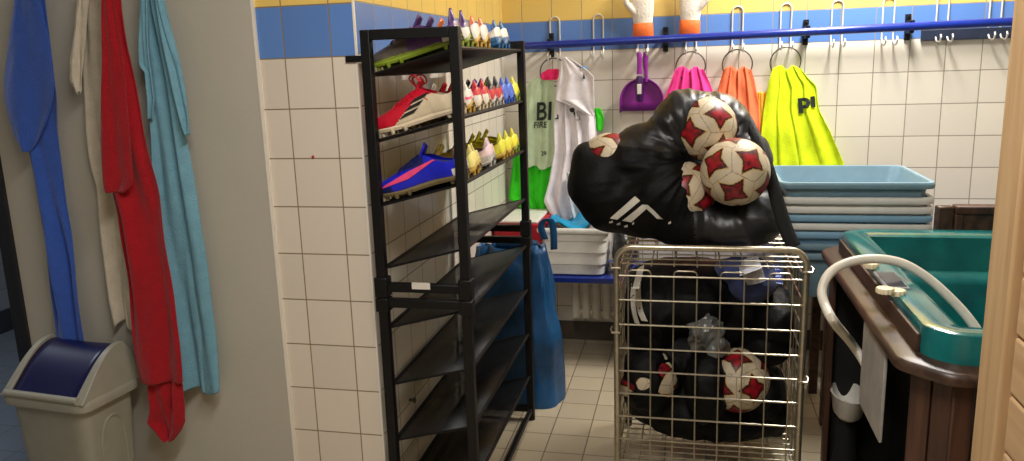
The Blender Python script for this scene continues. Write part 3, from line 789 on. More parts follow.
def place(proto, shelf, y, label, dz=0, dx=0, yaw=0):
    o = proto if proto.name not in used else dup(proto)
    used.add(proto.name); used.add(o.name)
    tag(o, label, 'football boot', ['football boots on the top shelf', 'football boots on the second shelf', 'football boots on the third shelf'][shelf])
    x = RX1 + .010 + dx
    n = Vector((-math.sin(ANG), 0, math.cos(ANG)))
    o.rotation_euler = (0, -ANG, yaw)
    p = Vector((x, y, shelf_z(shelf, x))) + n * (.0062 + dz)
    o.location = p
    o.scale = (1, 1.12, 1.12) if shelf == 0 else ((1, 1.04, 1.28) if y < 2.2 else (1, 1.03, 1.08))
    return o
S = 'on the top rack shelf'
place(oliv0, 0, 2.195, 'olive and purple boot with a lime sole, nearest ' + S)
place(oliv0, 0, 2.300, 'olive and purple boot, second from the near end ' + S)
place(wor0, 0, 2.405, 'white and orange boot next to the purple pair ' + S)
place(wor0, 0, 2.506, 'white and orange boot, fourth from the near end ' + S)
place(wbl0, 0, 2.69, 'white boot with petrol blue heel, nearer of its pair ' + S)
place(wbl0, 0, 2.792, 'white boot with petrol blue heel, farther of its pair ' + S)
S = 'on the second rack shelf'
place(red0, 1, 2.195, 'red and cream boot with three black stripes, nearest ' + S)
place(wp0, 1, 2.29, 'white boot with a pink line beside the striped red one ' + S)
place(rw0, 1, 2.40, 'white boot with red collar, nearer of its pair ' + S)
place(rw0, 1, 2.49, 'white boot with red collar, farther of its pair ' + S)
place(rb0, 1, 2.585, 'red boot with black collar, nearer of its pair ' + S)
place(rb0, 1, 2.675, 'red boot with black collar, farther of its pair ' + S)
place(sky0, 1, 2.765, 'plain blue boot, nearer of the blue pair ' + S)
place(sky0, 1, 2.852, 'plain blue boot, farther of the blue pair ' + S)
place(yel0, 1, 2.942, 'yellow boot at the far end ' + S)
S = 'on the third rack shelf'
place(blue0, 2, 2.195, 'royal blue boot with a pink side flash, nearest ' + S)
place(pal0, 2, 2.31, 'pale yellow boot next to the royal blue one ' + S)
place(pal0, 2, 2.405, 'pale yellow boot next to the pale pink pair ' + S, dx=-.02)
place(lav0, 2, 2.515, 'pale pink boot with grey heel, nearer of its pair ' + S)
place(lav0, 2, 2.605, 'pale pink boot with grey heel, farther of its pair ' + S, dx=-.02)
place(lem0, 2, 2.705, 'lemon yellow boot, nearer of the lemon pair ' + S)
place(lem0, 2, 2.80, 'lemon yellow boot, farther of the lemon pair ' + S)
place(yel0, 2, 2.905, 'yellow boot with lime laces at the far end ' + S)

# ------------------------------------------------------------------ noise-worked soft shapes
def ridged(p, s): return 1 - abs(noise.noise(p * s))
def soften(g, amp, scale, crease=.5):
    me = bpy.data.meshes.new('tmp'); me.from_pydata(g.v, [], g.f); me.update()
    nr = [v.normal.copy() for v in me.vertices]
    for i, p in enumerate(g.v):
        q = p + Vector((noise.noise(p*9), noise.noise(p*9 + Vector((5,0,0))), noise.noise(p*9 + Vector((0,7,0))))) * .03
        d = noise.noise(q * scale) * (1 - crease) + (ridged(q, scale * 1.3) ** 3 - .35) * crease + .3 * (ridged(q + Vector((3,1,2)), scale*2.4)**4 - .3)
        g.v[i] = p + nr[i] * d * amp
    bpy.data.meshes.remove(me)
    return g
def cut_balls(ob, balls):
    tmp = []
    for c, r in balls:
        me = bpy.data.meshes.new('tmp'); bm = bmesh.new(); bmesh.ops.create_icosphere(bm, subdivisions=4, radius=r); bm.to_mesh(me); bm.free()
        b = bpy.data.objects.new('tmp', me); b.location = Vector(c); COL.objects.link(b); tmp.append(b)
        m = ob.modifiers.new('cut', 'BOOLEAN'); m.operation = 'DIFFERENCE'; m.object = b; m.solver = 'EXACT'
    dg = bpy.context.evaluated_depsgraph_get(); dg.update()
    me = bpy.data.meshes.new_from_object(ob.evaluated_get(dg))
    ob.modifiers.clear(); ob.data = me
    for b in tmp:
        d = b.data; bpy.data.objects.remove(b); bpy.data.meshes.remove(d)
    return ob

# ------------------------------------------------------------------ footballs
m_bw = mat('ball_cream', (212, 196, 168), .45, var=.1, vscale=14, bump=.25, bscale=170)
m_br = mat('ball_red', (176, 22, 36), .4, col2=(56, 10, 20), vscale=45)
m_bd = mat('ball_maroon', (52, 14, 20), .45, var=.2)
m_bg = mat('ball_gold_edge', (204, 160, 76), .45, var=.1)
m_bs = mat('ball_seam', (150, 132, 104), .6)
ph_ = (1 + 5 ** .5) / 2
ICO = [Vector(v).normalized() for v in ((0,1,ph_),(0,1,-ph_),(0,-1,ph_),(0,-1,-ph_),(1,ph_,0),(1,-ph_,0),(-1,ph_,0),(-1,-ph_,0),(ph_,0,1),(ph_,0,-1),(-ph_,0,1),(-ph_,0,-1))]
FR = []
for v in ICO:
    nb = sorted(ICO, key=lambda w: -v.dot(w))[1:6]
    w = nb[0]; e1 = (w - v * w.dot(v)).normalized(); FR.append((v, e1, v.cross(e1)))
ball_me = None
def ball_mesh(R):
    bm = bmesh.new(); bmesh.ops.create_icosphere(bm, subdivisions=6, radius=R)
    for f in bm.faces:
        d = f.calc_center_median().normalized()
        k = max(range(12), key=lambda i: d.dot(FR[i][0])); v, e1, e2 = FR[k]
        th = math.degrees(math.acos(min(1, d.dot(v)))); ph = math.atan2(d.dot(e2), d.dot(e1)) - k
        s = ph % (PI/2); s = min(s, PI/2 - s)
        tip, val = 29.0, 15.0
        x, y = th * math.cos(s), th * math.sin(s); vx, vy = val * math.cos(PI/4), val * math.sin(PI/4)
        e = ((tip - x) * vy - y * (tip - vx)) / math.hypot(vy, tip - vx)      # > 0 inside the patch
        second = sorted(range(12), key=lambda i: -d.dot(FR[i][0]))[1]
        mi = 0
        if e > 3.2: mi = 1
        elif e > 0: mi = 2
        elif e > -1.3: mi = 3
        elif (d.dot(v) - d.dot(FR[second][0])) < .012: mi = 4
        f.material_index = mi; f.smooth = True
    me = bpy.data.meshes.new('football'); bm.to_mesh(me); bm.free()
    for m in (m_bw, m_br, m_bd, m_bg, m_bs): me.materials.append(m)
    return me
BR = .110
bmesh_ball = ball_mesh(BR)
def football(c, rot, label):
    o = bpy.data.objects.new('football', bmesh_ball); COL.objects.link(o); o.location = c; o.rotation_euler = rot
    return tag(o, label, 'football', 'cream and red footballs')
cB, cA, cC, cD = at(735, 172, 2.64), at(704.5, 129, 2.79), at(683, 193, 2.74), at(610, 164, 2.80)
football(cA, (.4, .5, .2), 'cream and red football uppermost in the black bag, under the hood')
football(cB, (.1, .95, -.35), 'cream and red football bulging out at the right of the black bag')
football(cC, (1.2, .3, .9), 'cream and red football mostly hidden behind the open edge of the bag')
football(cD, (.7, 1.3, .3), 'cream football showing through at the top left of the black bag')

# ------------------------------------------------------------------ wire cage
X0, X1, CY0, CY1 = -.226, .357, 2.50, 3.02
CZ = .862; LIDZ = .800; FZ = .115
cage = thing('wire_cage', 'galvanised wire mesh trolley cage full of black bags in the middle of the room', 'wire cage', ((X0 + X1) / 2, (CY0 + CY1) / 2, 0))
def hoop(y, r=.0105):
    R = .05; pts = [(X0, y, .03), (X0, y, CZ - R)]
    pts += [(X0 + R - R*math.cos(PI/2*k/6), y, CZ - R + R*math.sin(PI/2*k/6)) for k in range(1, 7)]
    pts += [(X1 - R + R*math.sin(PI/2*k/6), y, CZ - R + R*math.cos(PI/2*k/6)) for k in range(0, 7)]
    pts += [(X1, y, .03)]
    return G().tube(pts, r, 12)
build('front_frame', hoop(CY0), m_wire, cage)
NV = 8; vx = [X0 + .0372 + (X1 - X0 - .0744) * k / (NV - 1) for k in range(NV)]
HZs = [.768, .686, .602, .520, .440, .360, .278, .196, .115]
g = G()
for z in HZs: g.tube([(X0, CY0 - .004, z), (X1, CY0 - .004, z)], .0032, 8)
for k in range(0, NV, 2):
    a, b = vx[k], vx[k+1]; zt = .786; r = .012
    g.tube([(a, CY0 + .001, FZ), (a, CY0 + .001, zt - r), (a + r*.3, CY0 + .001, zt - r*.3), (a + r, CY0 + .001, zt), (b - r, CY0 + .001, zt), (b - r*.3, CY0 + .001, zt - r*.3), (b, CY0 + .001, zt - r), (b, CY0 + .001, FZ)], .0026, 8)
build('front_panel', g, m_wire, cage)
build('rear_frame', G().tube([(X0, CY1, .03), (X0, CY1, .79), (X1, CY1, .79), (X1, CY1, .03)], .008, 10), m_wire, cage)
g = G()
for z in HZs: g.tube([(X0, CY1, z), (X1, CY1, z)], .0026, 6)
for x in vx: g.tube([(x, CY1 + .003, FZ), (x, CY1 + .003, .79)], .0026, 6)
build('rear_panel', g, m_wire, cage)
for x in (X0, X1):
    g = G()
    for z in HZs: g.tube([(x, CY0, z), (x, CY1, z)], .0026, 6)
    for k in range(1, 7): y = CY0 + (CY1 - CY0) * k / 7; g.tube([(x, y, FZ), (x, y, .775)], .0026, 6)
    build('side_panel', g, m_wire, cage)
g = G()
for k in range(8): y = CY0 + .03 + (CY1 - CY0 - .05) * k / 7; g.tube([(X0, y, LIDZ), (X1, y, LIDZ)], .0028, 6)
for x in vx: g.tube([(x, CY0 + .02, LIDZ - .003), (x, CY1, LIDZ - .003)], .0028, 6)
build('lid_grid', g, m_wire, cage)
g = G()
for k in range(14): y = CY0 + (CY1 - CY0) * k / 13; g.tube([(X0, y, FZ), (X1, y, FZ)], .0026, 6)
for k in range(9): x = X0 + (X1 - X0) * k / 8; g.tube([(x, CY0, FZ - .004), (x, CY1, FZ - .004)], .0026, 6)
build('base_grid', g, m_wire, cage)
for x, z in ((X0, .795), (X1, .795), (X0, .575), (X1, .435)):
    s = 1 if x > 0 else -1
    build('hinge_clip', G().tube([(x - s*.012, CY0 - .012, z), (x + s*.016, CY0 - .012, z), (x + s*.020, CY0, z + .008), (x + s*.016, CY0 + .012, z + .012)], .004, 8), m_wire, cage)
for x in (X0, X1):
    for y in (CY0, CY1):
        w = build('castor', G().tube([(x - .012, y, .03), (x + .012, y, .03)], .03, 18), m_black, cage)

# ------------------------------------------------------------------ bag of balls on the cage
bag = thing('ball_bag', 'big black nylon bag of footballs lying open on top of the wire cage', 'bag', (.02, 2.8, LIDZ + .004))
g = G()
E = lambda px, py, Y, r, mt=None: g.ell(at(px, py, Y), r, 22, 14)
E(618, 195, 2.79, (.155, .14, .135)); E(612, 172, 2.80, (.125, .122, .115)); E(650, 200, 2.77, (.17, .15, .135))
E(690, 218, 2.80, (.17, .17, .10)); E(735, 222, 2.78, (.16, .15, .085)); E(758, 214, 2.80, (.09, .13, .11))
E(655, 170, 2.79, (.13, .12, .12)); E(636, 138, 2.80, (.055, .05, .05)); E(655, 140, 2.78, (.06, .06, .07))
E(688, 127, 2.83, (.12, .12, .138)); E(676, 120, 2.80, (.075, .10, .105)); E(715, 125, 2.86, (.125, .09, .115)); E(739, 125, 2.84, (.045, .07, .065))
E(744, 165, 2.80, (.098, .10, .12)); E(700, 175, 2.84, (.15, .10, .15))
E(664, 196, 2.715, (.115, .115, .118)); E(602, 184, 2.765, (.125, .125, .112)); E(588, 165, 2.80, (.06, .11, .085)); E(634, 160, 2.76, (.09, .10, .075)); E(668, 163, 2.75, (.05, .09, .09))
g = remeshed(g, .0075, 70, .6)
zb = LIDZ + .006
g = soften(g, .009, 4.5, .4)
def gather(g, c, amp, k=2.6):
    """creases running out from the drawn-in mouth of the bag"""
    me = bpy.data.meshes.new('tmp'); me.from_pydata(g.v, [], g.f); me.update()
    for i, v in enumerate(me.vertices):
        d = v.co - c; r = math.hypot(d.x, d.z); a = math.atan2(d.z, d.x)
        q = Vector((math.cos(a) * k, math.sin(a) * k, r * 2.2 + d.y * 2))
        n1 = 1 - abs(noise.noise(q * 1.25)) * 2.2; n2 = 1 - abs(noise.noise(q * 2.9 + Vector((4, 2, 7)))) * 2.2
        w = min(1, r / .07) * max(.25, 1 - r / .5)
        g.v[i] = v.co + v.normal * amp * w * (max(-.6, n1) * .9 + max(-.6, n2) * .45 - .4)
    bpy.data.meshes.remove(me); return g
g = gather(g, at(694, 160, 2.72), .013)
for i, p in enumerate(g.v):
    if p.z < zb: g.v[i] = Vector((p.x, p.y, zb + (p.z - zb) * .02))
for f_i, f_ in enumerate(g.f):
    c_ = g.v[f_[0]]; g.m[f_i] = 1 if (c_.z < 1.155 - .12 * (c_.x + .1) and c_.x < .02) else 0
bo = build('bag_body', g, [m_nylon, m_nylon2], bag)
cut_balls(bo, [(cA, BR), (cB, BR), (cC, BR), (cD, BR)])
bo.data.polygons.foreach_set('use_smooth', [True] * len(bo.data.polygons))
# hood lip over the upper ball
def arc_on_ball(c, r, nrm, ang, a0, a1, n):
    nrm = Vector(nrm).normalized(); u = nrm.orthogonal().normalized(); v = nrm.cross(u)
    return [c + (nrm*math.cos(ang) + (u*math.cos(t) + v*math.sin(t))*math.sin(ang)) * r for t in [a0 + (a1-a0)*k/n for k in range(n+1)]]
# shoulder strap falling to the right of the cage
sp_ = [at(748, 118, 2.82), at(757, 138, 2.74), at(765, 158, 2.70), at(772, 182, 2.68), at(779, 208, 2.67), at(787, 232, 2.66), at(794, 247, 2.655)]
g = G(); pp = smooth_path(sp_, 6); rows = []
vs = []
for i, p in enumerate(pp):
    w = .012 + .010 * min(1, i / 24)
    d = (pp[min(i+1, len(pp)-1)] - pp[max(i-1, 0)]).normalized(); sd = d.cross(Vector((0, -1, 0))).normalized()
    vs += [p - sd*w, p - sd*w*.3 - Vector((0, .006, 0)), p + sd*w*.4 - Vector((0, .002, 0)), p + sd*w]
g.add(vs, [(i*4+j, i*4+j+1, (i+1)*4+j+1, (i+1)*4+j) for i in range(len(pp)-1) for j in range(3)])
build('strap', g, m_strap, bag, solid=.004)
# three-bar emblem on the lower left of the bag
g = G()
def poly(pts, Y=2.5, n=6):
    q = [at(px, py, Y) for px, py in pts]
    g.grid(lambda u, v: (q[0]*(1-u) + q[1]*u)*(1-v) + (q[3]*(1-u) + q[2]*u)*v, 10, 5)
poly([(605, 228), (632, 203), (638, 207), (613, 229)]); poly([(618, 230), (640, 211), (646, 214), (628, 231)])
poly([(640, 211), (646, 211), (662, 227), (655, 226)])
build('emblem', conform(g, bo, off=.004), m_white_print, bag)
g = G()
for px, py, w in ((604, 232, 4), (612, 234, 4), (620, 236, 4), (629, 232, 2), (667, 231, 3)): poly([(px, py), (px + w, py - 2), (px + w, py + 1), (px, py + 2)])
build('small_print', conform(g, bo, off=.004), m_white_print, bag)

# ------------------------------------------------------------------ inside the cage
cE, cF = at(737, 380, 2.66), at(648, 378, 2.68)
football(cE, (.3, .6, 1.1), 'cream and red football behind the wires, bright in the lower half of the cage')
football(cF, (1.4, .2, .4), 'shaded cream football behind black mesh at the left of the cage')
ib = thing('ball_bag', 'black bag with footballs lying inside the wire cage', 'bag', (.06, 2.78, FZ + .006))
g = G()
E(690, 400, 2.80, (.20, .16, .15)); E(660, 380, 2.79, (.13, .15, .18)); E(725, 410, 2.80, (.18, .16, .12)); E(770, 400, 2.82, (.07, .15, .12)); E(735, 372, 2.80, (.13, .13, .14)); E(690, 350, 2.82, (.16, .15, .14)); E(707, 386, 2.625, (.075, .10, .125)); E(648, 378, 2.68, .113); E(765, 395, 2.70, (.05, .10, .08))
g = soften(remeshed(g, .011, 5), .02, 7, .6)
zz = FZ + .005
for i, p in enumerate(g.v):
    q = Vector((min(max(p.x, X0 + .012), X1 - .012), min(max(p.y, CY0 + .02), CY1 - .015), p.z))
    if q.z < zz: q.z = zz
    g.v[i] = q
io = build('bag_body', g, m_nylon2, ib)
cut_balls(io, [(cE, BR), (cF, BR)]); io.data.polygons.foreach_set('use_smooth', [True] * len(io.data.polygons))
ub = thing('sports_bag', 'black sports bag with white stripes in the upper left of the cage', 'bag', (-.05, 2.78, .5))
g = G(); E(655, 305, 2.78, (.13, .18, .13)); E(690, 298, 2.80, (.17, .19, .12)); E(650, 325, 2.78, (.11, .15, .10)); E(735, 300, 2.84, (.16, .15, .13)); E(720, 320, 2.82, (.15, .13, .10)); E(700, 275, 2.84, (.26, .15, .05))
g = soften(remeshed(g, .011, 5), .014, 7, .5)
for i, p in enumerate(g.v): g.v[i] = Vector((min(max(p.x, X0 + .012), X1 - .012), min(max(p.y, CY0 + .02), CY1 - .015), min(p.z, LIDZ - .008)))
uo = build('bag_body', g, m_nylon2, ub)
g = G()
def strip(pts, w, Y=2.5):
    q = smooth_path([at(px, py, Y) for px, py in pts], 5); vs = []
    for p in q: vs += [p + Vector((-w, 0, 0)), p + Vector((w, 0, 0))]
    g.add(vs, [(2*i, 2*i+1, 2*i+3, 2*i+2) for i in range(len(q)-1)])
strip([(636, 287), (634, 300), (637, 318), (643, 331)], .011); strip([(629, 303), (630, 318), (635, 335)], .009)
build('white_stripes', conform(g, uo, off=.004), m_white_print, ub)
gp = thing('plastic_bag', 'crumpled grey plastic bag in the middle of the wire cage', 'bag', at(708, 335, 2.66))
g = G(); E(705, 332, 2.64, (.055, .05, .06)); E(716, 345, 2.63, (.04, .04, .035)); E(697, 320, 2.66, (.035, .04, .06))
build('crumpled_bag', soften(remeshed(g, .006, 3), .03, 14, .7), mat('grey_plastic_film', (120, 122, 120), .3, var=.25, vscale=20), gp)
fc = thing('folded_shirt', 'folded blue and white shirt under the lid at the right of the cage', 'shirt', at(752, 285, 2.66))
g = G(); E(752, 282, 2.72, (.075, .10, .07)); E(745, 270, 2.74, (.10, .10, .04))
fo = build('cloth', soften(remeshed(g, .008, 4), .016, 10, .6), cloth('navy_blue_cloth', (62, 72, 118)), fc)
g = G(); poly([(740, 276), (762, 268), (770, 292), (750, 296)]); build('white_panel', conform(g, fo, off=.004), cloth('greyish_white_cloth', (196, 196, 204)), fc)
db = thing('dark_bag', 'dark bundle pressed against the right side inside the cage', 'bag', at(780, 320, 2.75))
g = G(); E(775, 315, 2.76, (.085, .15, .085)); E(765, 340, 2.78, (.09, .15, .07))
for_ = soften(remeshed(g, .010, 4), .018, 8, .6)
for i, p in enumerate(for_.v): for_.v[i] = Vector((min(max(p.x, X0 + .012), X1 - .012), min(max(p.y, CY0 + .02), CY1 - .015), p.z))
build('bundle', for_, m_nylon2, db)

# ------------------------------------------------------------------ bench, radiator and things on the bench
BY0, BZT = 3.60, .450
bench = thing('bench', 'low bench with a blue seat along the tiled back wall', 'bench', (.35, 3.78, 0))
for k in range(3):
    y = BY0 + .125 * k
    build('seat_board', G().box((XS + .03, y, BZT - .028), (1.7, y + .115, BZT)), m_blue, bench, bevel=.005)
for x in (-.2, .75, 1.6):
    build('leg_frame', G().tube([(x, BY0 + .03, 0), (x, BY0 + .03, BZT - .03), (x, BY0 + .33, BZT - .03), (x, BY0 + .33, 0)], .014, 10), m_black, bench)
rad = thing('radiator', 'cream column radiator on the wall below the bench', 'radiator', (-.42, 3.94, .12))
for k in range(7):
    x = at(576, 300, 3.83).x + .052 * k; g = G()
    g.tube(smooth_path([(x, 3.83, .178), (x, 3.83, .192), (x, 3.83, .25), (x, 3.83, .37), (x, 3.83, .385)], 4), [.010] + [.022]*15 + [.010], 12, flat=1.0)
    build('column', g, m_rad, rad)
xx = at(576, 300, 3.83).x
for z in (.205, .36): build('header_pipe', G().tube([(xx - .02, 3.84, z), (xx + .34, 3.84, z)], .016, 12), m_rad, rad)
build('wall_bracket', G().box((xx + .06, 3.84, .33), (xx + .075, 3.9995, .35)).box((xx + .26, 3.84, .33), (xx + .275, 3.9995, .35)), m_rad, rad)

def crate_ring(cx, cy, w, d, z, r=.045):
    return [Vector((x, y, z)) for x, y in rounded_poly([(cx - w/2, cy - d/2), (cx + w/2, cy - d/2), (cx + w/2, cy + d/2), (cx - w/2, cy + d/2)], r, 6)]
def crate(name, cx, cy, z0, w, d, h, taper, mt, label, cat, group=None, ribs=0, th=.004, rim=.014):
    t = thing(name, label, cat, (cx, cy, z0), group)
    def W(z, o=0): f = (z - z0) / h; return w - 2*taper*(1-f) + 2*o, d - 2*taper*(1-f) + 2*o
    g = G(); rings = [crate_ring(cx, cy, *W(z0 + .0, -.012), z0), crate_ring(cx, cy, *W(z0 + .008), z0 + .008)]
    zs = [z0 + h * (k + 1) / (ribs + 1) for k in range(ribs)]
    for z in zs: rings += [crate_ring(cx, cy, *W(z - .003, -.002), z - .003), crate_ring(cx, cy, *W(z, .004), z)]
    rings += [crate_ring(cx, cy, *W(z0 + h, 0), z0 + h)]
    rings += [crate_ring(cx, cy, *W(z0 + h, -th), z0 + h), crate_ring(cx, cy, *W(z0 + .012, -th), z0 + .006)]
    g.loft(rings); build('tub', g, mt, t)
    g = G(); o = rim
    zt = z0 + h
    g.loft([crate_ring(cx, cy, *W(zt, .0005), zt - .018), crate_ring(cx, cy, *W(zt, o - .002), zt - .020), crate_ring(cx, cy, *W(zt, o), zt - .014), crate_ring(cx, cy, *W(zt, o), zt - .003), crate_ring(cx, cy, *W(zt, o - .003), zt + .003), crate_ring(cx, cy, *W(zt, -th*.2), zt + .003), crate_ring(cx, cy, *W(zt, -th*.8), zt - .002)], cap=False)
    build('rim', g, mt, t)
    return t
crate('storage_crate', -.535, 3.785, BZT, .325, .34, .232, .018, m_white_pl, 'white ribbed plastic crate on the bench under the hanging shirts', 'crate', ribs=3, rim=.014)
tc_ = thing('crumpled_cloth', 'turquoise cloth lying in the white crate under the shirts', 'cloth', (-.5, 3.76, .62))
g = G().grid(lambda u, v: Vector((-.655 + .26*u, 3.635 + .26*v, (.690) + .020*math.sin(9*u + 3*v) + .03*noise.noise(Vector((u*4, v*4, 2))) - .05*abs(2*v - 1)**3*0)), 26, 22)
build('cloth', g, cloth('turquoise_cloth', (24, 140, 184)), tc_, solid=.008, sub=1)
p0 = at(535, 211, 3.72)
bx = thing('red_box', 'red box with a white lid between the rack and the white crate', 'box', (-.82, 3.76, BZT))
g = G().box((-.915, 3.62, BZT), (-.684, 3.95, .70)); build('box_body', g, mat('red_card', (190, 24, 42), .5, var=.1), bx, bevel=.004)
g = G().box((-.918, 3.630, .70), (-.702, 3.953, .716)); build('lid', g, m_white_pl, bx, bevel=.006)
dk = thing('dark_pouch', 'dark pouch standing on the bench behind the cage, right of the white crate', 'bag', (-.31, 3.76, BZT))
g = G(); g.ell((-.30, 3.76, BZT + .11), (.060, .12, .12)); gg = soften(remeshed(g, .009, 4), .014, 9, .5)
for i, p in enumerate(gg.v):
    if p.z < BZT: gg.v[i] = Vector((p.x, p.y, BZT + .001))
build('pouch', gg, m_nylon, dk)

# blue carrier bag standing behind the rack
bb = thing('carrier_bag', 'big blue tarpaulin carrier bag standing behind the end of the shoe rack', 'bag', (-.72, 3.2, 0))
g = G(); NB = 40; rings = []
for k in range(23):
    f = k / 22; z = .70 * f
    hw = .200 - .045 * f; cx = -.735 + .03 * f * 0; cx = -.722 - .010 * f; hd = .095 + .03 * math.sin(PI * f * .9) - .03 * f
    ring_ = []
    for j in range(NB):
        a = 2*PI*j/NB; ca, sa = math.cos(a), math.sin(a)
        x = cx + hw * math.copysign(abs(ca) ** .5, ca); y = 3.20 + hd * math.copysign(abs(sa) ** .6, sa)
        n_ = noise.noise(Vector((x*7, y*7, z*5))) * .034 + .012 * math.sin(a*9 + z*6) * f
        zz_ = z + (.03 * noise.noise(Vector((a*2, 3, 1))) if k == 22 else 0)
        ring_.append(Vector((max(XS + .012, x + n_*ca), y + n_*sa, zz_)))
    rings.append(ring_)
g.loft(rings, cap=False); g.f.append(list(range(NB))[::-1]); g.m.append(0)
build('bag_body', g, m_tarp, bb, solid=.003)
g = G(); pth = [at(545, 240, 3.09), at(541, 226, 3.08), at(548, 219, 3.07), at(553, 228, 3.08), at(554, 250, 3.085)]
pth = smooth_path(pth, 6); g.add([q for p in pth for q in (p + Vector((-.014, 0, 0)), p + Vector((.014, 0, .004)))], [(2*i, 2*i+1, 2*i+3, 2*i+2) for i in range(len(pth)-1)])
build('carry_handle', g, m_tarp, bb, solid=.003)

# stack of nested crates on the right
FY = 3.05
SX0, SX1 = at(779, 186, FY).x, at(938, 182, FY).x
SCX = (SX0 + SX1) / 2; SW_ = SX1 - SX0 - .03
H_ = .185
stack = [(184, m_crate_b, 'blue grey plastic crate, topmost of the nested stack below the yellow bibs'), (199, m_crate_w, 'off-white plastic crate directly under the topmost blue grey one'),
         (208.5, m_crate_w, 'off-white plastic crate, third from the top of the nested stack'), (217, m_crate_lb, 'light blue plastic crate, fourth from the top, between two off-white ones'),
         (225.5, m_crate_w, 'off-white plastic crate, fifth from the top, between two light blue ones'), (234, m_crate_lb, 'light blue plastic crate, sixth from the top of the nested stack'),
         (246, m_crate_b, 'blue grey plastic crate low in the nested stack, behind the wire cage'), (256, m_crate_b, 'lowest blue grey plastic crate of the nested stack, resting on a dark stand')]
for py, mt, lab in stack:
    zt = at(858, py, FY - .015).z
    hh = H_
    z0 = zt - hh
    crate('storage_crate', SCX, FY + .24, z0, SW_, .47, hh, .045, mt, lab, 'crate', 'nested plastic crates beside the tub', ribs=0, th=.003, rim=.015)

stand = thing('low_stand', 'dark stand carrying the nested crates behind the hot tub', 'stand', (.66, FY + .24, 0))
build('top_board', G().box((.52, FY + .06, z0 - .022), (.84, FY + .42, z0 - .001)), m_tubwood, stand, bevel=.003)
for x in (.54, .82):
    for y in (FY + .08, FY + .40): build('leg', G().box((x - .018, y - .018, 0), (x + .018, y + .018, z0 - .022)), m_tubwood, stand, bevel=.003)

# ------------------------------------------------------------------ hot tub
TX0, TX1, TY0, TY1 = .445, 1.75, 1.675, 2.88
RIM, LIP = .800, .868
tub = thing('hot_tub', 'teal hot tub in a brown wooden cabinet on the right', 'hot tub', ((TX0 + TX1) / 2, (TY0 + TY1) / 2, 0))
def octo(i, c): return [(TX0 + i, TY0 + c + i*.4), (TX0 + c + i*.4, TY0 + i), (TX1 - c - i*.4, TY0 + i), (TX1 - i, TY0 + c + i*.4), (TX1 - i, TY1 - c - i*.4), (TX1 - c - i*.4, TY1 - i), (TX0 + c + i*.4, TY1 - i), (TX0 + i, TY1 - c - i*.4)]
def ring3(i, c, z, r=.05): return [Vector((x, y, z)) for x, y in rounded_poly(octo(i, c), r, 5)]
CH_ = .085
g = G(); g.loft([ring3(0, CH_, RIM - .026, .025), ring3(-.003, CH_, RIM - .014, .025), ring3(0, CH_, RIM - .004, .025), ring3(.006, CH_, RIM, .025), ring3(.062, CH_, RIM, .025), ring3(.066, CH_, RIM - .035, .025)], cap=False)
build('wood_rim', g, m_tubwood, tub)
build('rim_fascia', G().box((TX0 + .048, TY0 + .13, RIM - .01), (TX0 + .0575, TY1 - .12, RIM + .042)), m_tubwood, tub, bevel=.002)
# acrylic shell: outer skirt, lip, inner walls, seat and floor
g = G()
prof = [(.058, RIM - .02), (.056, LIP - .014), (.060, LIP - .004), (.070, LIP), (.122, LIP - .004), (.138, LIP - .012), (.152, LIP - .05), (.166, LIP - .115), (.20, LIP - .128), (.215, LIP - .15), (.24, LIP - .30), (.44, LIP - .33), (.46, LIP - .38), (.48, LIP - .62)]
g.loft([ring3(i, CH_, z, .09 if i > .14 else .03) for i, z in prof], cap=False)
g.f.append([len(g.v) - len(ring3(0, CH_, 0)) + j for j in range(len(ring3(0, CH_, 0)))]); g.m.append(0)
build('shell', g, m_teal, tub)
# cabinet planks: near side and far sides; the left side stands open
g = G()
xs = TX0 + .10
while xs < TX1 - .12:
    g.box((xs, TY0 + .030, .02), (xs + .042, TY0 + .048, RIM - .027)); xs += .046
build('front_planks', g, m_tubpanel, tub, bevel=.004)
g = G(); a, b = Vector((TX0 + .036, TY0 + .115, 0)), Vector((TX0 + .105, TY0 + .036, 0)); d = (b - a); n = Vector((d.y, -d.x, 0)).normalized()
for k in range(2):
    p, q = a + d*(k*.5 + .02), a + d*(k*.5 + .48)
    vs = [p, q, q - n*.018, p - n*.018]; g.add([v + Vector((0, 0, .02)) for v in vs] + [v + Vector((0, 0, RIM - .034)) for v in vs], [(3,2,1,0),(4,5,6,7),(0,1,5,4),(1,2,6,5),(2,3,7,6),(3,0,4,7)])
build('corner_planks', g, m_tubpanel, tub, bevel=.003)
g = G().box((TX0 + .03, TY1 - .13, .02), (TX0 + .048, TY1 - .09, RIM - .034))
build('side_planks', g, m_tubpanel, tub, bevel=.004)
build('rear_panel', G().box((TX0 + .08, TY1 - .05, .02), (TX1 - .08, TY1 - .03, RIM - .03)), m_tubpanel, tub)
build('right_panel', G().box((TX1 - .05, TY0 + .08, .02), (TX1 - .03, TY1 - .08, RIM - .03)), m_tubpanel, tub)
build('cavity_shade_panels', G().box((TX0 + .05, TY1 - .075, .021), (TX0 + .26, TY1 - .065, .70)).box((TX0 + .26, TY0 + .06, .021), (TX0 + .275, TY1 - .06, .545)).box((TX0 + .04, TY0 + .05, .0), (TX1 - .06, TY1 - .06, .02)), m_dark, tub)  # dark panels added so the open cabinet reads as deep shade
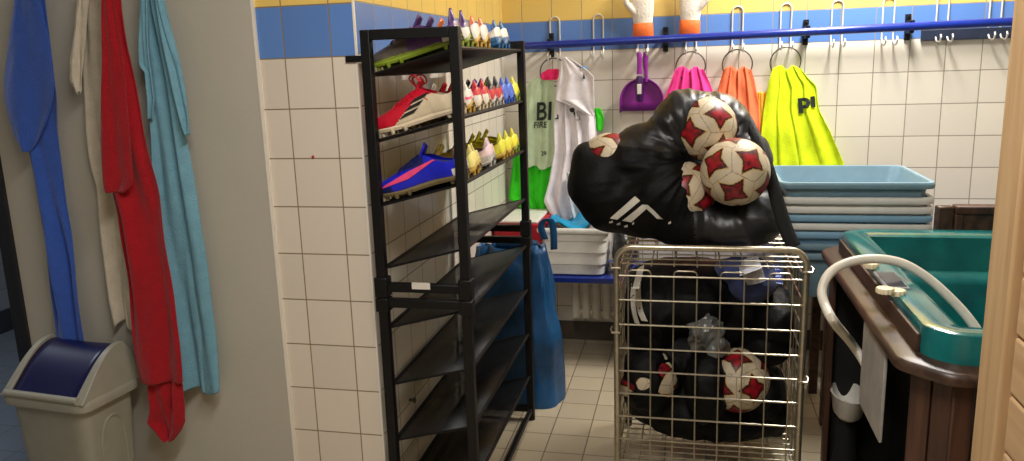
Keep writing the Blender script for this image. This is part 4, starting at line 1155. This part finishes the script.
# controls on the left deck
DZ = LIP - .004
q = atz(890, 281, DZ)
g = G().box((q.x - .028, q.y - .085, DZ - .004), (q.x + .030, q.y + .075, DZ + .006)); pn = build('control_panel', g, mat('panel_grey', (128, 130, 134), .4, var=.1), tub, bevel=.004)
build('display', G().box((q.x - .021, q.y - .074, DZ + .004), (q.x + .023, q.y + .064, DZ + .0075)), mat('display_glass', (58, 56, 70), .12, var=.3, vscale=50), pn)
for px, py in ((897, 292), (885, 290), (871, 265)):
    q = atz(px, py, DZ + (.006 if px != 885 else .014)); n = 28
    rr = lambda R, z: [Vector((q.x + R*(1 + .05*math.cos(a*12*1.0))*math.cos(a), q.y + R*(1 + .05*math.cos(a*12))*math.sin(a), z)) for a in [2*PI*k/96 for k in range(96)]]
    g = G().loft([rr(.020, q.z - .007), rr(.021, q.z + .003), rr(.019, q.z + .006), rr(.012, q.z + .007)])
    build('dial_knob', g, mat('cream_plastic', (232, 216, 180), .4, var=.05), tub)
for yy in (2.02, 2.25, 2.48):
    zj = LIP - .1255
    g = G(); g.tube([(TX0 + .186, yy, zj - .006), (TX0 + .186, yy, zj + .006), (TX0 + .186, yy, zj + .010)], [.018, .017, .012], 20); build('jet', g, m_greyboard, tub)

# hose from the open side over the rim into the water bowl
hp = [atx(876, 404, .500), atx(872, 386, .497), atx(866, 366, .492), atx(852, 344, .458), at(834, 322, 2.06), at(825, 305, 2.10), at(822, 291, 2.13), at(827, 277, 2.15), at(838, 267, 2.17), at(856, 260.5, 2.19), at(880, 259, 2.20), at(905, 264.5, 2.20), at(930, 280, 2.19), at(955, 303, 2.17), at(972, 323, 2.15), at(984, 342, 2.13)]
hp = [Vector((max(p.x, .30), p.y, p.z)) for p in hp]
tag(build('hose', G().tube(smooth_path(hp, 6), .0125, 14), m_hose, origin=hp[0]), 'thick white hose arching over the wooden rim into the teal hot tub', 'hose')
hp2 = [atx(950, 327, .72), atx(960, 322, .72), atx(972, 323, .72)]

a, b = at(872, 345, 1.80), at(884, 430, 1.80)
ga, gb = atx(861, 385, TX0 + .015).y, atx(884, 385, TX0 + .015).y
gz = atx(876, 435, TX0 + .015).z
tag(build('grey_board', G().box((TX0 + .012, gb, gz), (TX0 + .020, ga, RIM - .027)), m_greyboard, origin=(TX0 + .016, gb, gz), bevel=.002), 'pale grey upright board at the open side of the hot tub cabinet', 'board')
# white basin and cup seen through the open side
q = atx(848, 400, TX0 + .10); q.z -= .06
def bas(w, d, z): return [Vector((q.x + w*math.cos(2*PI*k/28), q.y + d*math.sin(2*PI*k/28), z)) for k in range(28)]
bt = thing('plastic_basin', 'small white plastic basin inside the open dark side of the tub', 'basin', (q.x, q.y, .02))
build('bowl', G().loft([bas(.032, .05, q.z), bas(.046, .08, q.z + .02), bas(.054, .10, q.z + .085), bas(.058, .104, q.z + .09), bas(.050, .096, q.z + .09), bas(.036, .07, q.z + .025)]), m_white_pl, bt)
build('pedestal', G().loft([bas(.05, .06, .02), bas(.035, .04, .1), bas(.035, .04, q.z + .001)]), m_dark, bt)
q2 = atx(855, 392, TX0 + .17); q2.y += .08
def cup(r, z): return [Vector((q2.x + r*math.cos(2*PI*k/20), q2.y + r*math.sin(2*PI*k/20), z)) for k in range(20)]
jt = thing('white_cup', 'small cream cup with a pattern behind the white basin', 'cup', (q2.x, q2.y, .02))
build('cup_body', G().loft([cup(.024, q2.z), cup(.034, q2.z + .09), cup(.031, q2.z + .09), cup(.022, q2.z + .01)]), mat('patterned_cream', (206, 196, 170), .5, col2=(150, 138, 110), vscale=60), jt)
build('stand', G().loft([cup(.024, .02), cup(.024, q2.z + .001)]), m_dark, jt)

# brown wooden chest behind the tub
wt = at(960, 206.5, 2.92).z
wc = thing('wooden_board', 'dark brown framed wooden board standing behind the hot tub, right of the crates', 'board', (1.2, 2.95, 0))
build('side_panel', G().box((.838, 2.935, 0), (.893, 2.975, wt - .004)), m_tubwood, wc, bevel=.006)
build('main_panel', G().box((.893, 2.93, 0), (1.62, 2.97, wt - .012)), m_tubwood, wc, bevel=.003)
g = G().box((.893, 2.918, wt - .028), (1.62, 2.975, wt)); build('top_frame', g, m_tubpanel, wc, bevel=.005)
build('frame_post', G().box((.893, 2.918, .0), (.915, 2.9295, wt - .029)), m_tubpanel, wc, bevel=.003)

# ------------------------------------------------------------------ pine sauna wall
sx, sy = .460, 1.335
pine = thing('pine_cabin', 'pale pine plank cabin wall with a corner post at the right edge', 'cabin', (sx + .1, .5, 0))
build('corner_post', G().box((sx, sy - .088, 0), (sx + .045, sy, 2.3)).box((sx + .045, sy - .02, 0), (sx + .14, sy, 2.3)), m_pine_v, pine, bevel=.005)
PW = .0925
zz = atx(1003, 388, sx + .014).z % PW
while zz < 2.2:
    build('plank', G().box((sx + .014, -.5, zz + .0015), (sx + .036, sy - .0885, zz + PW - .0015)), m_pine_h, pine, bevel=.005)
    zz += PW
build('inner_wall', G().box((sx + .037, -.5, .01), (sx + .12, sy - .021, 2.3)), m_pine_h, pine)

# small things: wall pegs behind the rack, red screw cap
for px, py, lab in ((412, 400, 'small metal peg in the side wall behind the lowest rack shelves'), (460, 343, 'small metal peg in the side wall behind the middle of the rack')):
    q = atx(px, py, XS + .01)
    tag(build('wall_peg', G().tube([(XS + .0005, q.y, q.z), (XS + .018, q.y, q.z)], .006, 10).tube([(XS + .016, q.y - .0, q.z), (XS + .022, q.y, q.z)], .010, 12), m_ring, origin=(XS, q.y, q.z)), lab, 'peg')
q = at(313, 157, YF)
tag(build('screw_cap', G().tube([(q.x, YF - .004, q.z), (q.x, YF - .0002, q.z)], [.003, .005], 12), mat('red_cap', (170, 40, 36), .5), origin=(q.x, YF, q.z)), 'tiny red screw cap in the tiled face left of the rack', 'cap')

# ------------------------------------------------------------------ light
def area(name, loc, rot, sx, sy, energy, col):
    ld = bpy.data.lights.new(name, 'AREA'); ld.shape = 'RECTANGLE'; ld.size = sx; ld.size_y = sy; ld.energy = energy; ld.color = col
    o = bpy.data.objects.new(name, ld); COL.objects.link(o); o.location = loc; o.rotation_euler = rot; return o
area('ceiling_tube_rear', (.72, 3.42, ZC - .04), (0, 0, 0), .22, .8, 38, (1, .97, .93))
area('ceiling_tube_front', (-.25, .75, ZC - .04), (0, 0, 0), .3, 1.2, 28, (1, .97, .92))
area('corridor_lamp', (-3.2, 2.2, ZC - .04), (0, 0, 0), .4, .8, 9, (.82, .9, 1))
w = bpy.data.worlds.new('room_ambient'); scn.world = w; w.use_nodes = True
w.node_tree.nodes['Background'].inputs[0].default_value = (.8, .85, 1, 1); w.node_tree.nodes['Background'].inputs[1].default_value = .03
vs_ = scn.view_settings; scn.display_settings.display_device = 'sRGB'
vs_.view_transform = 'Standard'; vs_.look = 'None'; vs_.gamma = 1; vs_.use_curve_mapping = False; vs_.exposure = .68
